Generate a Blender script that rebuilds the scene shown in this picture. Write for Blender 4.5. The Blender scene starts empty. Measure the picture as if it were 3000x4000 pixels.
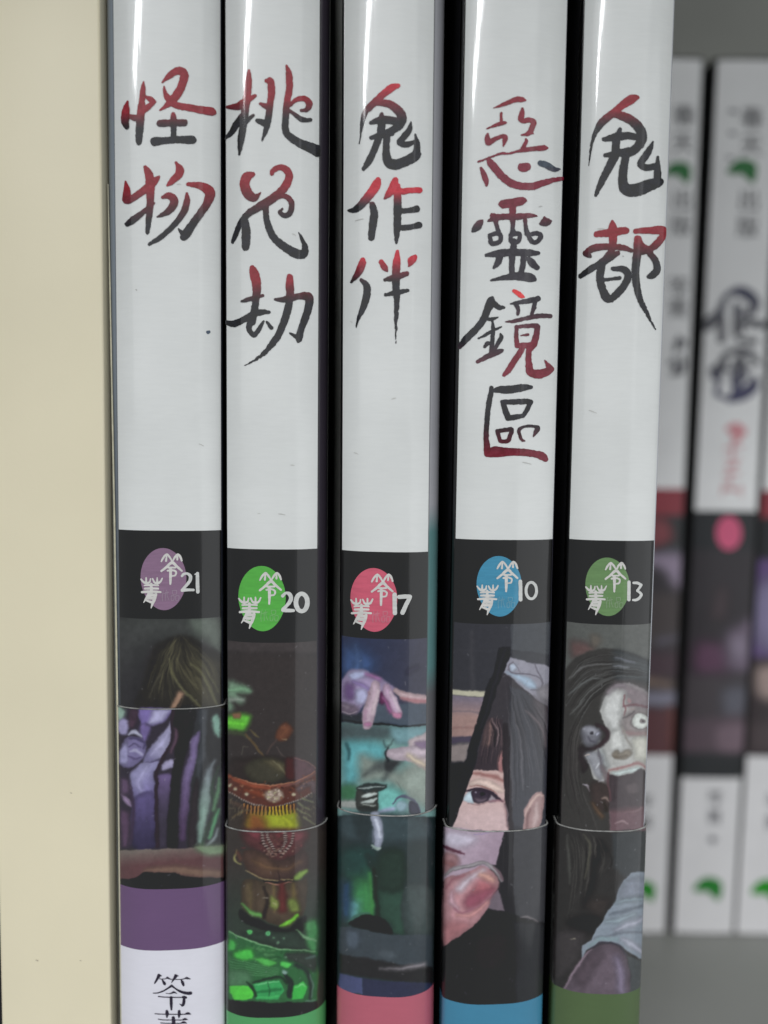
import bpy, bmesh, math, random
import numpy as np
from mathutils import Matrix, Vector, Euler

# ------------------------------------------------------------------ camera
scene = bpy.context.scene
D, ZC, FPX = 0.100, 0.117, 3000.0          # distance to the spines (m), camera height, focal length in photo pixels
PITCH, ROLL = math.radians(3.8), math.radians(0.75)
cam_data = bpy.data.cameras.new("camera")
cam = bpy.data.objects.new("camera", cam_data)
scene.collection.objects.link(cam)
scene.camera = cam
CAM_M = Matrix.Translation((0, -D, ZC)) @ Euler((math.radians(90) - PITCH, 0, 0)).to_matrix().to_4x4() @ Matrix.Rotation(ROLL, 4, 'Z')
cam.matrix_world = CAM_M
cam_data.sensor_fit = 'VERTICAL'
cam_data.sensor_height = 36.0
cam_data.sensor_width = 27.0
cam_data.lens = 36.0 * FPX / 4000.0
cam_data.clip_start, cam_data.clip_end = 0.005, 50.0
cam_data.dof.use_dof = True
cam_data.dof.focus_distance = 0.0995
cam_data.dof.aperture_fstop = 7.4

# ------------------------------------------------------------------ world, lamps, exposure
world = bpy.data.worlds.new("World")
scene.world = world
world.use_nodes = True
bg = world.node_tree.nodes["Background"]
bg.inputs[0].default_value = (0.93, 0.97, 1.0, 1)
bg.inputs[1].default_value = 0.27


def lamp(name, loc, aim, sx, sy, power, col=(1, 1, 1), roll=0.0):
    l = bpy.data.lights.new(name, 'AREA')
    l.shape = 'RECTANGLE'
    l.size, l.size_y, l.energy, l.color = sx, sy, power, col
    o = bpy.data.objects.new(name, l)
    scene.collection.objects.link(o)
    q = (Vector(aim) - Vector(loc)).to_track_quat('-Z', 'Y')
    o.matrix_world = Matrix.Translation(loc) @ q.to_matrix().to_4x4() @ Matrix.Rotation(roll, 4, 'Z')
    return o


# ceiling tube behind the photographer's left shoulder: the streaks on the plastic
tube = lamp("ceiling_tube", (0, 0, 0), (0, 0, -1), 2.0, 0.26, 42, (0.97, 0.985, 1.0))
tube.matrix_world = Matrix.Translation((-1.0, -2.45, ZC + 1.6)) @ Matrix.Rotation(math.atan2(0.41, 0.84), 4, 'Z')
lamp("overhead_fill", (0.35, -1.2, 1.75), (0, 0, 0.12), 1.6, 0.9, 25, (0.97, 0.98, 1.0))  # added overhead fill, mirrored only outside the view
lamp("front_fill", (-0.4, -3.3, 1.35), (0, 0, 0.12), 4.6, 2.2, 21, (0.98, 0.985, 1.0))  # added broad frontal fill, out of view
lamp("room_side_softbox", (1.75, -1.35, 0.0), (0, 0, 0.12), 2.5, 2.6, 10.5, (0.96, 0.98, 1.0))  # added softbox standing in for the bright room on the right

scene.view_settings.view_transform = 'Standard'
scene.view_settings.look = 'None'
scene.view_settings.exposure = 0.25
scene.view_settings.gamma = 1.0
scene.cycles.max_bounces = 6
scene.cycles.use_denoising = True

# ------------------------------------------------------------------ projection helpers (photo pixels <-> shelf space)
_R = np.array(CAM_M.to_3x3())
_O = np.array(CAM_M.translation)


def rays(px, py):
    px, py = np.asarray(px, float), np.asarray(py, float)
    d = np.stack([(px - 1500) / FPX, -(py - 2000) / FPX, -np.ones_like(px)], -1)
    return d @ _R.T


def proj(P):
    q = (np.asarray(P) - _O) @ _R
    return 1500 + FPX * q[..., 0] / -q[..., 2], 2000 - FPX * q[..., 1] / -q[..., 2]


def at_plane(px, py, Y):
    d = rays(px, py)
    t = (Y - _O[1]) / d[..., 1]
    return _O + d * t[..., None] if d.ndim > 1 else _O + d * t


def lin(c):
    c = np.clip(np.asarray(c, float) / 255.0, 0, 1)
    return np.where(c <= 0.04045, c / 12.92, ((c + 0.055) / 1.055) ** 2.4)


rng = np.random.default_rng(7)


def vnoise(X, Y, scale, seed=0):
    """smooth value noise in 0..1 on arrays X, Y"""
    r = np.random.default_rng(seed)
    G = r.random((64, 64))
    x, y = X / scale, Y / scale
    xi, yi = np.floor(x).astype(int), np.floor(y).astype(int)
    fx, fy = x - xi, y - yi
    fx, fy = fx * fx * (3 - 2 * fx), fy * fy * (3 - 2 * fy)
    g = lambda a, b: G[a % 64, b % 64]
    return (g(xi, yi) * (1 - fx) * (1 - fy) + g(xi + 1, yi) * fx * (1 - fy) + g(xi, yi + 1) * (1 - fx) * fy + g(xi + 1, yi + 1) * fx * fy)


def spline(pts, n=7, closed=False):
    """Catmull-Rom through points of any dimension"""
    P = np.asarray(pts, float)
    k = len(P)
    if k < 3:
        return np.array([P[0] + (P[-1] - P[0]) * t for t in np.linspace(0, 1, n + 1)])
    out = []
    for i in range(k if closed else k - 1):
        if closed:
            a, b, c, d = P[(i - 1) % k], P[i], P[(i + 1) % k], P[(i + 2) % k]
        else:
            b, c = P[i], P[i + 1]
            a = P[i - 1] if i else 2 * b - c
            d = P[i + 2] if i + 2 < k else 2 * c - b
        # centripetal-ish: damp tangents for uneven spacing
        l = np.linalg.norm((c - b)[:2]) + 1e-9
        m1, m2 = (c - a) * 0.5, (d - b) * 0.5
        for m in (m1, m2):
            q = np.linalg.norm(m[:2])
            if q > 1.2 * l:
                m *= 1.2 * l / q
        for t in np.linspace(0, 1, n, endpoint=False):
            t2, t3 = t * t, t * t * t
            out.append((2 * t3 - 3 * t2 + 1) * b + (t3 - 2 * t2 + t) * m1 + (-2 * t3 + 3 * t2) * c + (t3 - t2) * m2)
    if not closed:
        out.append(P[-1])
    return np.array(out)


def stroke_sdf(X, Y, pts):
    """signed distance to a round brush stroke; pts (x, y, full width)"""
    d = np.full(X.shape, 1e9)
    for (ax, ay, aw), (bx, by, bw) in zip(pts[:-1], pts[1:]):
        vx, vy = bx - ax, by - ay
        L = vx * vx + vy * vy + 1e-9
        t = np.clip(((X - ax) * vx + (Y - ay) * vy) / L, 0, 1)
        dd = np.hypot(X - ax - t * vx, Y - ay - t * vy) - 0.5 * (aw + t * (bw - aw))
        np.minimum(d, dd, out=d)
    return d


# ------------------------------------------------------------------ mesh helpers
MATS = {}


def print_material(name, rough=0.32, coat=1.0, coat_rough=0.075, grain=0.03, wave=1.0, spec=0.28):
    m = bpy.data.materials.new(name)
    m.use_nodes = True
    nt = m.node_tree
    b = nt.nodes["Principled BSDF"]
    at = nt.nodes.new("ShaderNodeAttribute")
    at.attribute_name = "print"
    tc = nt.nodes.new("ShaderNodeTexCoord")
    mp = nt.nodes.new("ShaderNodeMapping")
    mp.inputs['Scale'].default_value = (500, 500, 3500)
    nz = nt.nodes.new("ShaderNodeTexNoise")
    nz.inputs['Scale'].default_value = 1.0
    nz.inputs['Detail'].default_value = 3
    nt.links.new(tc.outputs['Object'], mp.inputs['Vector'])
    nt.links.new(mp.outputs['Vector'], nz.inputs['Vector'])
    mr = nt.nodes.new("ShaderNodeMapRange")
    mr.inputs['From Min'].default_value, mr.inputs['From Max'].default_value = 0.3, 0.7
    mr.inputs['To Min'].default_value, mr.inputs['To Max'].default_value = 1 - grain, 1.0
    nt.links.new(nz.outputs['Fac'], mr.inputs['Value'])
    n3 = nt.nodes.new("ShaderNodeTexNoise")         # uneven tone: handling marks, sun-faded patches
    n3.inputs['Scale'].default_value = 120
    n3.inputs['Detail'].default_value = 5
    nt.links.new(tc.outputs['Object'], n3.inputs['Vector'])
    m3 = nt.nodes.new("ShaderNodeMapRange")
    m3.inputs['From Min'].default_value, m3.inputs['From Max'].default_value = 0.3, 0.7
    m3.inputs['To Min'].default_value, m3.inputs['To Max'].default_value = 0.955, 1.02
    nt.links.new(n3.outputs['Fac'], m3.inputs['Value'])
    mm = nt.nodes.new("ShaderNodeMath")
    mm.operation = 'MULTIPLY'
    nt.links.new(mr.outputs['Result'], mm.inputs[0])
    nt.links.new(m3.outputs['Result'], mm.inputs[1])
    mx = nt.nodes.new("ShaderNodeVectorMath")
    mx.operation = 'SCALE'
    nt.links.new(at.outputs['Color'], mx.inputs[0])
    nt.links.new(mm.outputs['Value'], mx.inputs['Scale'])
    nt.links.new(mx.outputs['Vector'], b.inputs['Base Color'])
    b.inputs['Roughness'].default_value = rough
    b.inputs['Specular IOR Level'].default_value = spec
    b.inputs['Coat Weight'].default_value = coat
    b.inputs['Coat Roughness'].default_value = coat_rough
    # ripples of the shrink film: long vertical waves, fine creases
    mp2 = nt.nodes.new("ShaderNodeMapping")
    mp2.inputs['Scale'].default_value = (800, 800, 16)
    nz2 = nt.nodes.new("ShaderNodeTexNoise")
    nz2.inputs['Scale'].default_value = 1.0
    nz2.inputs['Detail'].default_value = 2.5
    nt.links.new(tc.outputs['Object'], mp2.inputs['Vector'])
    nt.links.new(mp2.outputs['Vector'], nz2.inputs['Vector'])
    bp = nt.nodes.new("ShaderNodeBump")
    bp.inputs['Strength'].default_value = 1.0
    bp.inputs['Distance'].default_value = 0.000035 * wave
    mp4 = nt.nodes.new("ShaderNodeMapping")
    mp4.inputs['Scale'].default_value = (110, 110, 28)
    n4 = nt.nodes.new("ShaderNodeTexNoise")
    n4.inputs['Scale'].default_value = 1.0
    n4.inputs['Detail'].default_value = 1.5
    nt.links.new(tc.outputs['Object'], mp4.inputs['Vector'])
    nt.links.new(mp4.outputs['Vector'], n4.inputs['Vector'])
    ad = nt.nodes.new("ShaderNodeMath")
    ad.operation = 'MULTIPLY_ADD'
    ad.inputs[1].default_value = 3.0
    nt.links.new(n4.outputs['Fac'], ad.inputs[0])
    nt.links.new(nz2.outputs['Fac'], ad.inputs[2])
    nt.links.new(ad.outputs['Value'], bp.inputs['Height'])
    nt.links.new(bp.outputs['Normal'], b.inputs['Coat Normal'])
    return m


def plain_material(name, col, rough=0.6, spec=0.3, noise=0.0, nscale=40.0, bump=0.0, bscale=400.0, coat=0.0, stretch=(1, 1, 1)):
    m = bpy.data.materials.new(name)
    m.use_nodes = True
    nt = m.node_tree
    b = nt.nodes["Principled BSDF"]
    b.inputs['Roughness'].default_value = rough
    b.inputs['Specular IOR Level'].default_value = spec
    b.inputs['Coat Weight'].default_value = coat
    b.inputs['Coat Roughness'].default_value = 0.08
    tc = nt.nodes.new("ShaderNodeTexCoord")
    mp = nt.nodes.new("ShaderNodeMapping")
    mp.inputs['Scale'].default_value = stretch
    nt.links.new(tc.outputs['Object'], mp.inputs['Vector'])
    nz = nt.nodes.new("ShaderNodeTexNoise")
    nz.inputs['Scale'].default_value = nscale
    nz.inputs['Detail'].default_value = 6
    nt.links.new(mp.outputs['Vector'], nz.inputs['Vector'])
    cr = nt.nodes.new("ShaderNodeValToRGB")
    c = np.asarray(col, float)
    cr.color_ramp.elements[0].position, cr.color_ramp.elements[1].position = 0.3, 0.7
    cr.color_ramp.elements[0].color = (*np.clip(c * (1 - noise), 0, 1), 1)
    cr.color_ramp.elements[1].color = (*np.clip(c * (1 + noise * 0.6), 0, 1), 1)
    nt.links.new(nz.outputs['Fac'], cr.inputs['Fac'])
    nt.links.new(cr.outputs['Color'], b.inputs['Base Color'])
    if bump:
        n2 = nt.nodes.new("ShaderNodeTexNoise")
        n2.inputs['Scale'].default_value = bscale
        n2.inputs['Detail'].default_value = 4
        nt.links.new(tc.outputs['Object'], n2.inputs['Vector'])
        bp = nt.nodes.new("ShaderNodeBump")
        bp.inputs['Strength'].default_value = 1.0
        bp.inputs['Distance'].default_value = bump
        nt.links.new(n2.outputs['Fac'], bp.inputs['Height'])
        nt.links.new(bp.outputs['Normal'], b.inputs['Normal'])
    return m


def build(name, V, faces, mat, parent=None, col=None, nrm=None, smooth=True):
    """one mesh object; V in world space, stored relative to the thing's base"""
    V = np.asarray(V, float)
    if parent is not None:
        V = V - np.array(base_of(parent))
    me = bpy.data.meshes.new(name)
    if isinstance(faces, np.ndarray):
        nv, nf = len(V), len(faces)
        me.vertices.add(nv)
        me.vertices.foreach_set("co", V.astype(np.float32).ravel())
        me.loops.add(nf * 4)
        me.loops.foreach_set("vertex_index", faces.astype(np.int32).ravel())
        me.polygons.add(nf)
        me.polygons.foreach_set("loop_start", np.arange(0, nf * 4, 4, dtype=np.int32))
        me.polygons.foreach_set("loop_total", np.full(nf, 4, dtype=np.int32))
        me.update(calc_edges=True)
    else:
        me.from_pydata([tuple(v) for v in V], [], faces)
        me.update()
    me.polygons.foreach_set("use_smooth", np.full(len(me.polygons), smooth))
    if col is not None:
        a = me.color_attributes.new("print", 'FLOAT_COLOR', 'POINT')
        c = np.ones((len(V), 4), np.float32)
        c[:, :3] = col
        a.data.foreach_set("color", c.ravel())
    if nrm is not None:
        me.normals_split_custom_set_from_vertices([tuple(n) for n in nrm])
    me.materials.append(mat)
    o = bpy.data.objects.new(name, me)
    scene.collection.objects.link(o)
    if parent is not None:
        o.parent = parent
    return o


def base_of(o):
    while o.parent is not None:
        o = o.parent
    return o.location


def thing(name, label, cat, loc, group=None):
    o = bpy.data.objects.new(name, None)
    o.empty_display_size = 0.01
    scene.collection.objects.link(o)
    o.location = loc
    o['label'], o['category'] = label, cat
    if group:
        o['group'] = group
    return o


def grid_faces(nu, nv):
    i = np.arange(nu - 1)[:, None] + np.arange(nv - 1)[None, :] * nu
    i = i.ravel()
    return np.stack([i, i + 1, i + 1 + nu, i + nu], -1)


def sheet(name, V, mat, parent, nu, nv, **k):
    return build(name, V, grid_faces(nu, nv), mat, parent, **k)


class Spine:
    """a standing book whose spine bulges towards the reader; s runs across (m), h up (m)"""

    def __init__(self, edges, Y, yaw=0.0, bulge=0.0016, rc=(0.0010, 0.0010), depth=0.148, height=0.212):
        (y0, l0, r0), (y1, l1, r1) = edges
        A, B = at_plane([l0, l1], [y0, y1], Y), at_plane([r0, r1], [y0, y1], Y)
        M = (A + B) / 2
        lean = (M[0, 0] - M[1, 0]) / (M[0, 2] - M[1, 2])
        self.w = float(np.mean(B[:, 0] - A[:, 0]) / 2) / math.cos(yaw)
        self.up = np.array([lean, 0, 1.0]) / math.hypot(lean, 1)
        self.P = np.array([M[1, 0] - lean * M[1, 2], Y, 0.0])
        self.X = np.array([math.cos(yaw), math.sin(yaw), 0.0])
        self.N = np.array([math.sin(yaw), -math.cos(yaw), 0.0])
        self.b, self.rc, self.depth, self.height = bulge, rc, depth, height
        self.al = math.atan(3 * bulge / self.w)

    def profile(self, s):
        """across coordinate -> (x offset, offset towards the reader, nx, nn)"""
        s = np.asarray(s, float)
        w, b, al = self.w, self.b, self.al
        a, sg = np.abs(s), np.sign(s)
        rc = np.where(s < 0, self.rc[0], self.rc[1])
        f = np.minimum(a, w)
        x, n = f.copy(), b * (1 - (f / w) ** 3)
        sl = 3 * b * f * f / w ** 3
        th = np.arctan(sl)
        e = np.maximum(a - w, 0)
        arc = (math.pi / 2 - al) * rc
        ph = al + np.minimum(e, arc) / rc
        x = np.where(e > 0, w + rc * (np.sin(ph) - math.sin(al)), x)
        n = np.where(e > 0, -rc * (math.cos(al) - np.cos(ph)) - np.maximum(e - arc, 0), n)
        th = np.where(e > 0, ph, th)
        return sg * x, n, sg * np.sin(th), np.cos(th)

    def pt(self, s, h, off=0.0):
        x, n, nx, nn = self.profile(s)
        nr = nx[..., None] * self.X + nn[..., None] * self.N
        h = np.asarray(h, float)
        p = self.P + x[..., None] * self.X + n[..., None] * self.N + h[..., None] * self.up + nr * off
        return p, nr

    def sh(self, px, py):
        """where the ray through a photo pixel meets the spine"""
        d = rays(px, py)
        den = d @ self.N
        n = np.zeros(den.shape)
        for _ in range(8):
            t = (n - (_O - self.P) @ self.N) / den
            q = _O + d * t[..., None] - self.P
            h = q[..., 2] / self.up[2]
            s = (q - h[..., None] * self.up) @ self.X
            s = np.clip(s, -self.w * 1.03, self.w * 1.03)
            n = self.b * (1 - (np.minimum(np.abs(s), self.w) / self.w) ** 3)
        return s, h

    def h(self, px, py):
        return float(self.sh(np.array([px]), np.array([py]))[1][0])

    def patch(self, name, parent, mat, h0, h1, col, s0=None, s1=None, ns=32, nh=16, off=0.0, art=None):
        s0 = -self.w if s0 is None else s0
        s1 = self.w if s1 is None else s1
        S, H = np.meshgrid(np.linspace(s0, s1, ns), np.linspace(h1, h0, nh))
        p, n = self.pt(S.ravel(), H.ravel(), off)
        if art is not None:
            x, y = proj(p)
            c = art.sample(x, y)
        else:
            c = np.broadcast_to(np.asarray(col, float), (len(p), 3))
        f = grid_faces(ns, nh)[:, ::-1]
        return build(name, p, f, mat, parent, col=c, nrm=n)

    def glyph(self, name, parent, mat, strokes, colour, step=2.2, off=0.00006, rough=1.2, seed=1, dry=()):
        """brush or type strokes, given in photo pixels, as one flat piece of print on the spine"""
        P = [np.asarray(q, float) for q in strokes]
        allp = np.concatenate(P)
        m = allp[:, 2].max() / 2 + 4
        x0, x1 = allp[:, 0].min() - m, allp[:, 0].max() + m
        y0, y1 = allp[:, 1].min() - m, allp[:, 1].max() + m
        gx, gy = np.arange(x0, x1 + step, step), np.arange(y0, y1 + step, step)
        X, Y = np.meshgrid(gx, gy)
        d = np.full(X.shape, 1e9)
        for k, q in enumerate(P):
            sd = stroke_sdf(X, Y, q)
            if k in dry:            # a brush running out of ink: streaks along the tail
                v = (Y - q[:, 1].min()) / (np.ptp(q[:, 1]) + 1e-6)
                sd = sd + np.clip((v - 0.45) * 2.2, 0, 1) * 9 * (vnoise(X * 1.8 + Y * 0.5, Y * 0.35, 7, seed + 5) - 0.42).clip(0)
            d = np.minimum(d, sd)
        d += (vnoise(X, Y, 9, seed) - 0.5) * 2 * rough + (vnoise(X, Y, 4, seed + 1) - 0.5) * rough
        ny, nx = d.shape
        ins = d < 0
        cnt = ins[:-1, :-1].astype(int) + ins[1:, :-1] + ins[:-1, 1:] + ins[1:, 1:]
        vid, verts, faces = {}, [], []

        def gv(i, j):
            k = (i, j)
            if k not in vid:
                vid[k] = len(verts)
                verts.append((gx[j], gy[i]))
            return vid[k]

        def ev(a, b):
            k = (a, b) if a < b else (b, a)
            if k not in vid:
                (i0, j0), (i1, j1) = k
                t = d[i0, j0] / (d[i0, j0] - d[i1, j1])
                vid[k] = len(verts)
                verts.append((gx[j0] + t * (gx[j1] - gx[j0]), gy[i0] + t * (gy[i1] - gy[i0])))
            return vid[k]

        for i, j in zip(*np.nonzero(cnt)):
            c = [(i, j), (i + 1, j), (i + 1, j + 1), (i, j + 1)]
            if cnt[i, j] == 4:
                faces.append([gv(*q) for q in c])
                continue
            poly = []
            for a, b in zip(c, c[1:] + c[:1]):
                if ins[a]:
                    poly.append(gv(*a))
                if ins[a] != ins[b]:
                    poly.append(ev(a, b))
            if len(poly) > 2:
                faces.append(poly)
        v = np.array(verts)
        s, h = self.sh(v[:, 0], v[:, 1])
        p, n = self.pt(s, h, off)
        c = colour(v[:, 0], v[:, 1]) if callable(colour) else np.broadcast_to(np.asarray(colour, float), (len(v), 3))
        return build(name, p, faces, mat, parent, col=c, nrm=n)

    def cover(self, name, parent, mat, colfn, inner, inset=0.00012):
        """the book's wrap-round cover: spine, rounded hinges, two boards and the ends, one closed shell"""
        w = self.w
        half = []
        for rc in self.rc:
            arc = (math.pi / 2 - self.al) * rc
            half.append(np.concatenate([np.linspace(0, w, 12), w + arc * np.linspace(0, 1, 10)[1:], w + arc + np.linspace(0, 1, 14)[1:] ** 2 * self.depth]))
        S = np.concatenate([-half[0][::-1], half[1][1:]])
        H = np.linspace(0, self.height, 60)
        ns, nh = len(S), len(H)
        SS, HH = np.meshgrid(S, H)
        p, n = self.pt(SS.ravel(), HH.ravel(), -inset)
        c = colfn(SS.ravel(), HH.ravel(), p)
        f = [list(q) for q in grid_faces(ns, nh)]
        for k in range(nh - 1):
            f.append([k * ns + ns - 1, k * ns, (k + 1) * ns, (k + 1) * ns + ns - 1])
        f.append(list(range(ns))[::-1])
        f.append([(nh - 1) * ns + k for k in range(ns)])
        o = build(name, p, f, mat, parent, col=c, nrm=n)
        o.data.materials.append(inner)
        edge = [w + (math.pi / 2 - self.al) * q + 0.0006 for q in self.rc]
        for pol in o.data.polygons[:(ns - 1) * (nh - 1)]:
            sm = S[pol.vertices[0] % ns] * 0.5 + S[pol.vertices[1] % ns] * 0.5
            if sm < -edge[0] or sm > edge[1]:
                pol.material_index = 1
        return o


class Art:
    """a small painter: colour print laid down in layers, in photo pixel coordinates"""

    def __init__(self, x0, y0, x1, y1, base, step=2.5):
        self.x0, self.y0, self.st = x0, y0, step
        self.gx, self.gy = np.arange(x0, x1, step), np.arange(y0, y1, step)
        self.X, self.Y = np.meshgrid(self.gx, self.gy)
        self.C = np.empty(self.X.shape + (3,))
        self.C[:] = base
        self.o, self.s = (0, 0), 1.0

    def T(self, ox, oy, s):
        self.o, self.s = (ox, oy), s

    def _t(self, pts):
        p = np.array([list(q) for q in pts], float)
        p[:, 0] = p[:, 0] / self.s + self.o[0]
        p[:, 1] = p[:, 1] / self.s + self.o[1]
        if p.shape[1] > 2:
            p[:, 2] /= self.s
        return p

    def _box(self, lo, hi, m):
        j0 = max(int((lo[0] - m - self.x0) / self.st), 0)
        j1 = min(int((hi[0] + m - self.x0) / self.st) + 2, self.X.shape[1])
        i0 = max(int((lo[1] - m - self.y0) / self.st), 0)
        i1 = min(int((hi[1] + m - self.y0) / self.st) + 2, self.X.shape[0])
        return (slice(i0, i1), slice(j0, j1)) if i1 > i0 and j1 > j0 else None

    def _lay(self, sl, m, col, a, grad, depth=None):
        m = m[..., None] * a
        tone = 1.0
        if depth is not None:       # modelled paint: softer and darker towards the contour
            tone = (0.80 + 0.24 * depth + 0.10 * (vnoise(self.X[sl], self.Y[sl], 17, 77) - 0.5))[..., None]
        if grad is None:
            c = np.asarray(col, float)
        else:
            (p0, p1), c1 = grad
            p0, p1 = self._t([p0, p1])
            v = p1 - p0
            t = np.clip(((self.X[sl] - p0[0]) * v[0] + (self.Y[sl] - p0[1]) * v[1]) / (v @ v), 0, 1)[..., None]
            c = np.asarray(col, float) * (1 - t) + np.asarray(c1, float) * t
        self.C[sl] = self.C[sl] * (1 - m) + c * tone * m

    def poly(self, pts, col, blur=4.0, a=1.0, smooth=True, grad=None):
        p = self._t(pts)
        q = spline(p, 5, True) if smooth else p
        bl = max(blur * (1.3 if smooth else 0.9) / self.s, 2.0)
        sl = self._box(q.min(0), q.max(0), bl * 2)
        if sl is None:
            return
        X, Y = self.X[sl], self.Y[sl]
        ins = np.zeros(X.shape, bool)
        dist = np.full(X.shape, 1e9)
        for (ax, ay), (bx, by) in zip(q, np.roll(q, -1, 0)):
            if ay != by:
                hit = ((ay > Y) != (by > Y)) & (X < (bx - ax) * (Y - ay) / (by - ay) + ax)
                ins ^= hit
            vx, vy = bx - ax, by - ay
            t = np.clip(((X - ax) * vx + (Y - ay) * vy) / (vx * vx + vy * vy + 1e-9), 0, 1)
            np.minimum(dist, (X - ax - t * vx) ** 2 + (Y - ay - t * vy) ** 2, out=dist)
        d = np.where(ins, -1, 1) * np.sqrt(dist)
        m = np.clip(0.5 - d / (2 * bl), 0, 1)
        dep = None
        if smooth:
            sz = 0.22 * min(np.ptp(q[:, 0]), np.ptp(q[:, 1])) + 1
            dep = np.clip(-d / sz, 0, 1) ** 0.8
        self._lay(sl, m * m * (3 - 2 * m), col, a, grad, dep)

    def stroke(self, pts, col, w=None, blur=3.0, a=1.0, grad=None):
        p = self._t([tuple(q) + ((w,) if len(q) == 2 else ()) for q in pts])
        q = spline(p, 6)
        bl = max(blur * 1.1 / self.s, 1.8)
        lo, hi = q[:, :2].min(0), q[:, :2].max(0)
        sl = self._box(lo, hi, q[:, 2].max() / 2 + bl * 2)
        if sl is None:
            return
        d = stroke_sdf(self.X[sl], self.Y[sl], q)
        m = np.clip(0.5 - d / (2 * bl), 0, 1)
        dep = np.clip(-d / (0.4 * q[:, 2].max() + 1), 0, 1) if q[:, 2].max() > 18 else None
        self._lay(sl, m * m * (3 - 2 * m), col, a, grad, dep)

    def ell(self, cx, cy, rx, ry, col, blur=4.0, a=1.0, grad=None):
        t = np.linspace(0, 2 * math.pi, 14, endpoint=False)
        self.poly([(cx + rx * math.cos(u), cy + ry * math.sin(u)) for u in t], col, blur, a, True, grad)

    def hairs(self, guides, n, col, w=8, a=0.5, jit=20, seed=0):
        """strands interpolated between guide curves of equal point count"""
        r = np.random.default_rng(seed)
        G = np.array([[q[:2] for q in g] for g in guides], float)
        for _ in range(n):
            k = r.random() * (len(G) - 1)
            i = min(int(k), len(G) - 2)
            g = G[i] * (1 - k + i) + G[i + 1] * (k - i) + r.normal(0, jit, 2)
            t0, t1 = sorted(r.random(2))
            if t1 - t0 < 0.3:
                continue
            c = spline(g, 6)
            c = c[int(t0 * len(c)):max(int(t1 * len(c)), int(t0 * len(c)) + 3)]
            if len(c) < 3:
                continue
            ww = w * (0.4 + r.random())
            pr = np.column_stack([c, ww * np.sin(np.linspace(0.15, 3.0, len(c)))])
            self.stroke([tuple(q) for q in pr[::2]], np.asarray(col) * (0.8 + 0.4 * r.random()), blur=5, a=a * (0.4 + 0.6 * r.random()))

    def noise(self, amp, scale, seed=0, tint=(1, 1, 1)):
        n = vnoise(self.X, self.Y, scale, seed) - 0.5 + 0.5 * (vnoise(self.X, self.Y, scale / 2.3, seed + 1) - 0.5)
        self.C *= 1 + n[..., None] * amp / 130.0 * np.asarray(tint)

    def specks(self, n, seed, col=(150, 150, 155)):
        r = np.random.default_rng(seed)
        for _ in range(n):
            x, y = r.uniform(self.gx[0], self.gx[-1]), r.uniform(self.gy[0], self.gy[-1])
            L = r.uniform(1, 9)
            t = r.uniform(0, 3.14)
            self.o, self.s = (0, 0), 1
            self.stroke([(x, y, 3.2), (x + L * math.cos(t), y + L * math.sin(t), 2.6)], col, blur=1.5, a=r.uniform(0.15, 0.55))

    def sample(self, x, y):
        # the painter's hand: edges wander a little
        x = x + (vnoise(x, y, 34, 41) - 0.5) * 7 + (vnoise(x, y, 9, 42) - 0.5) * 3
        y = y + (vnoise(x, y, 34, 43) - 0.5) * 7 + (vnoise(x, y, 9, 44) - 0.5) * 3
        fx = np.clip((x - self.x0) / self.st, 0, self.X.shape[1] - 1.001)
        fy = np.clip((y - self.y0) / self.st, 0, self.X.shape[0] - 1.001)
        j, i = fx.astype(int), fy.astype(int)
        u, v = (fx - j)[:, None], (fy - i)[:, None]
        c = (self.C[i, j] * (1 - u) + self.C[i, j + 1] * u) * (1 - v) + (self.C[i + 1, j] * (1 - u) + self.C[i + 1, j + 1] * u) * v
        g = c.mean(-1, keepdims=True)
        return ink((g + (c - g) * 1.0) * 0.94)


INK = 1.10


def ink(c):
    """a printed colour as it looks in the photograph's light -> the paper's own reflectance"""
    return np.clip(lin(c) * INK - 0.010, 0.004, 0.85)


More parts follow.
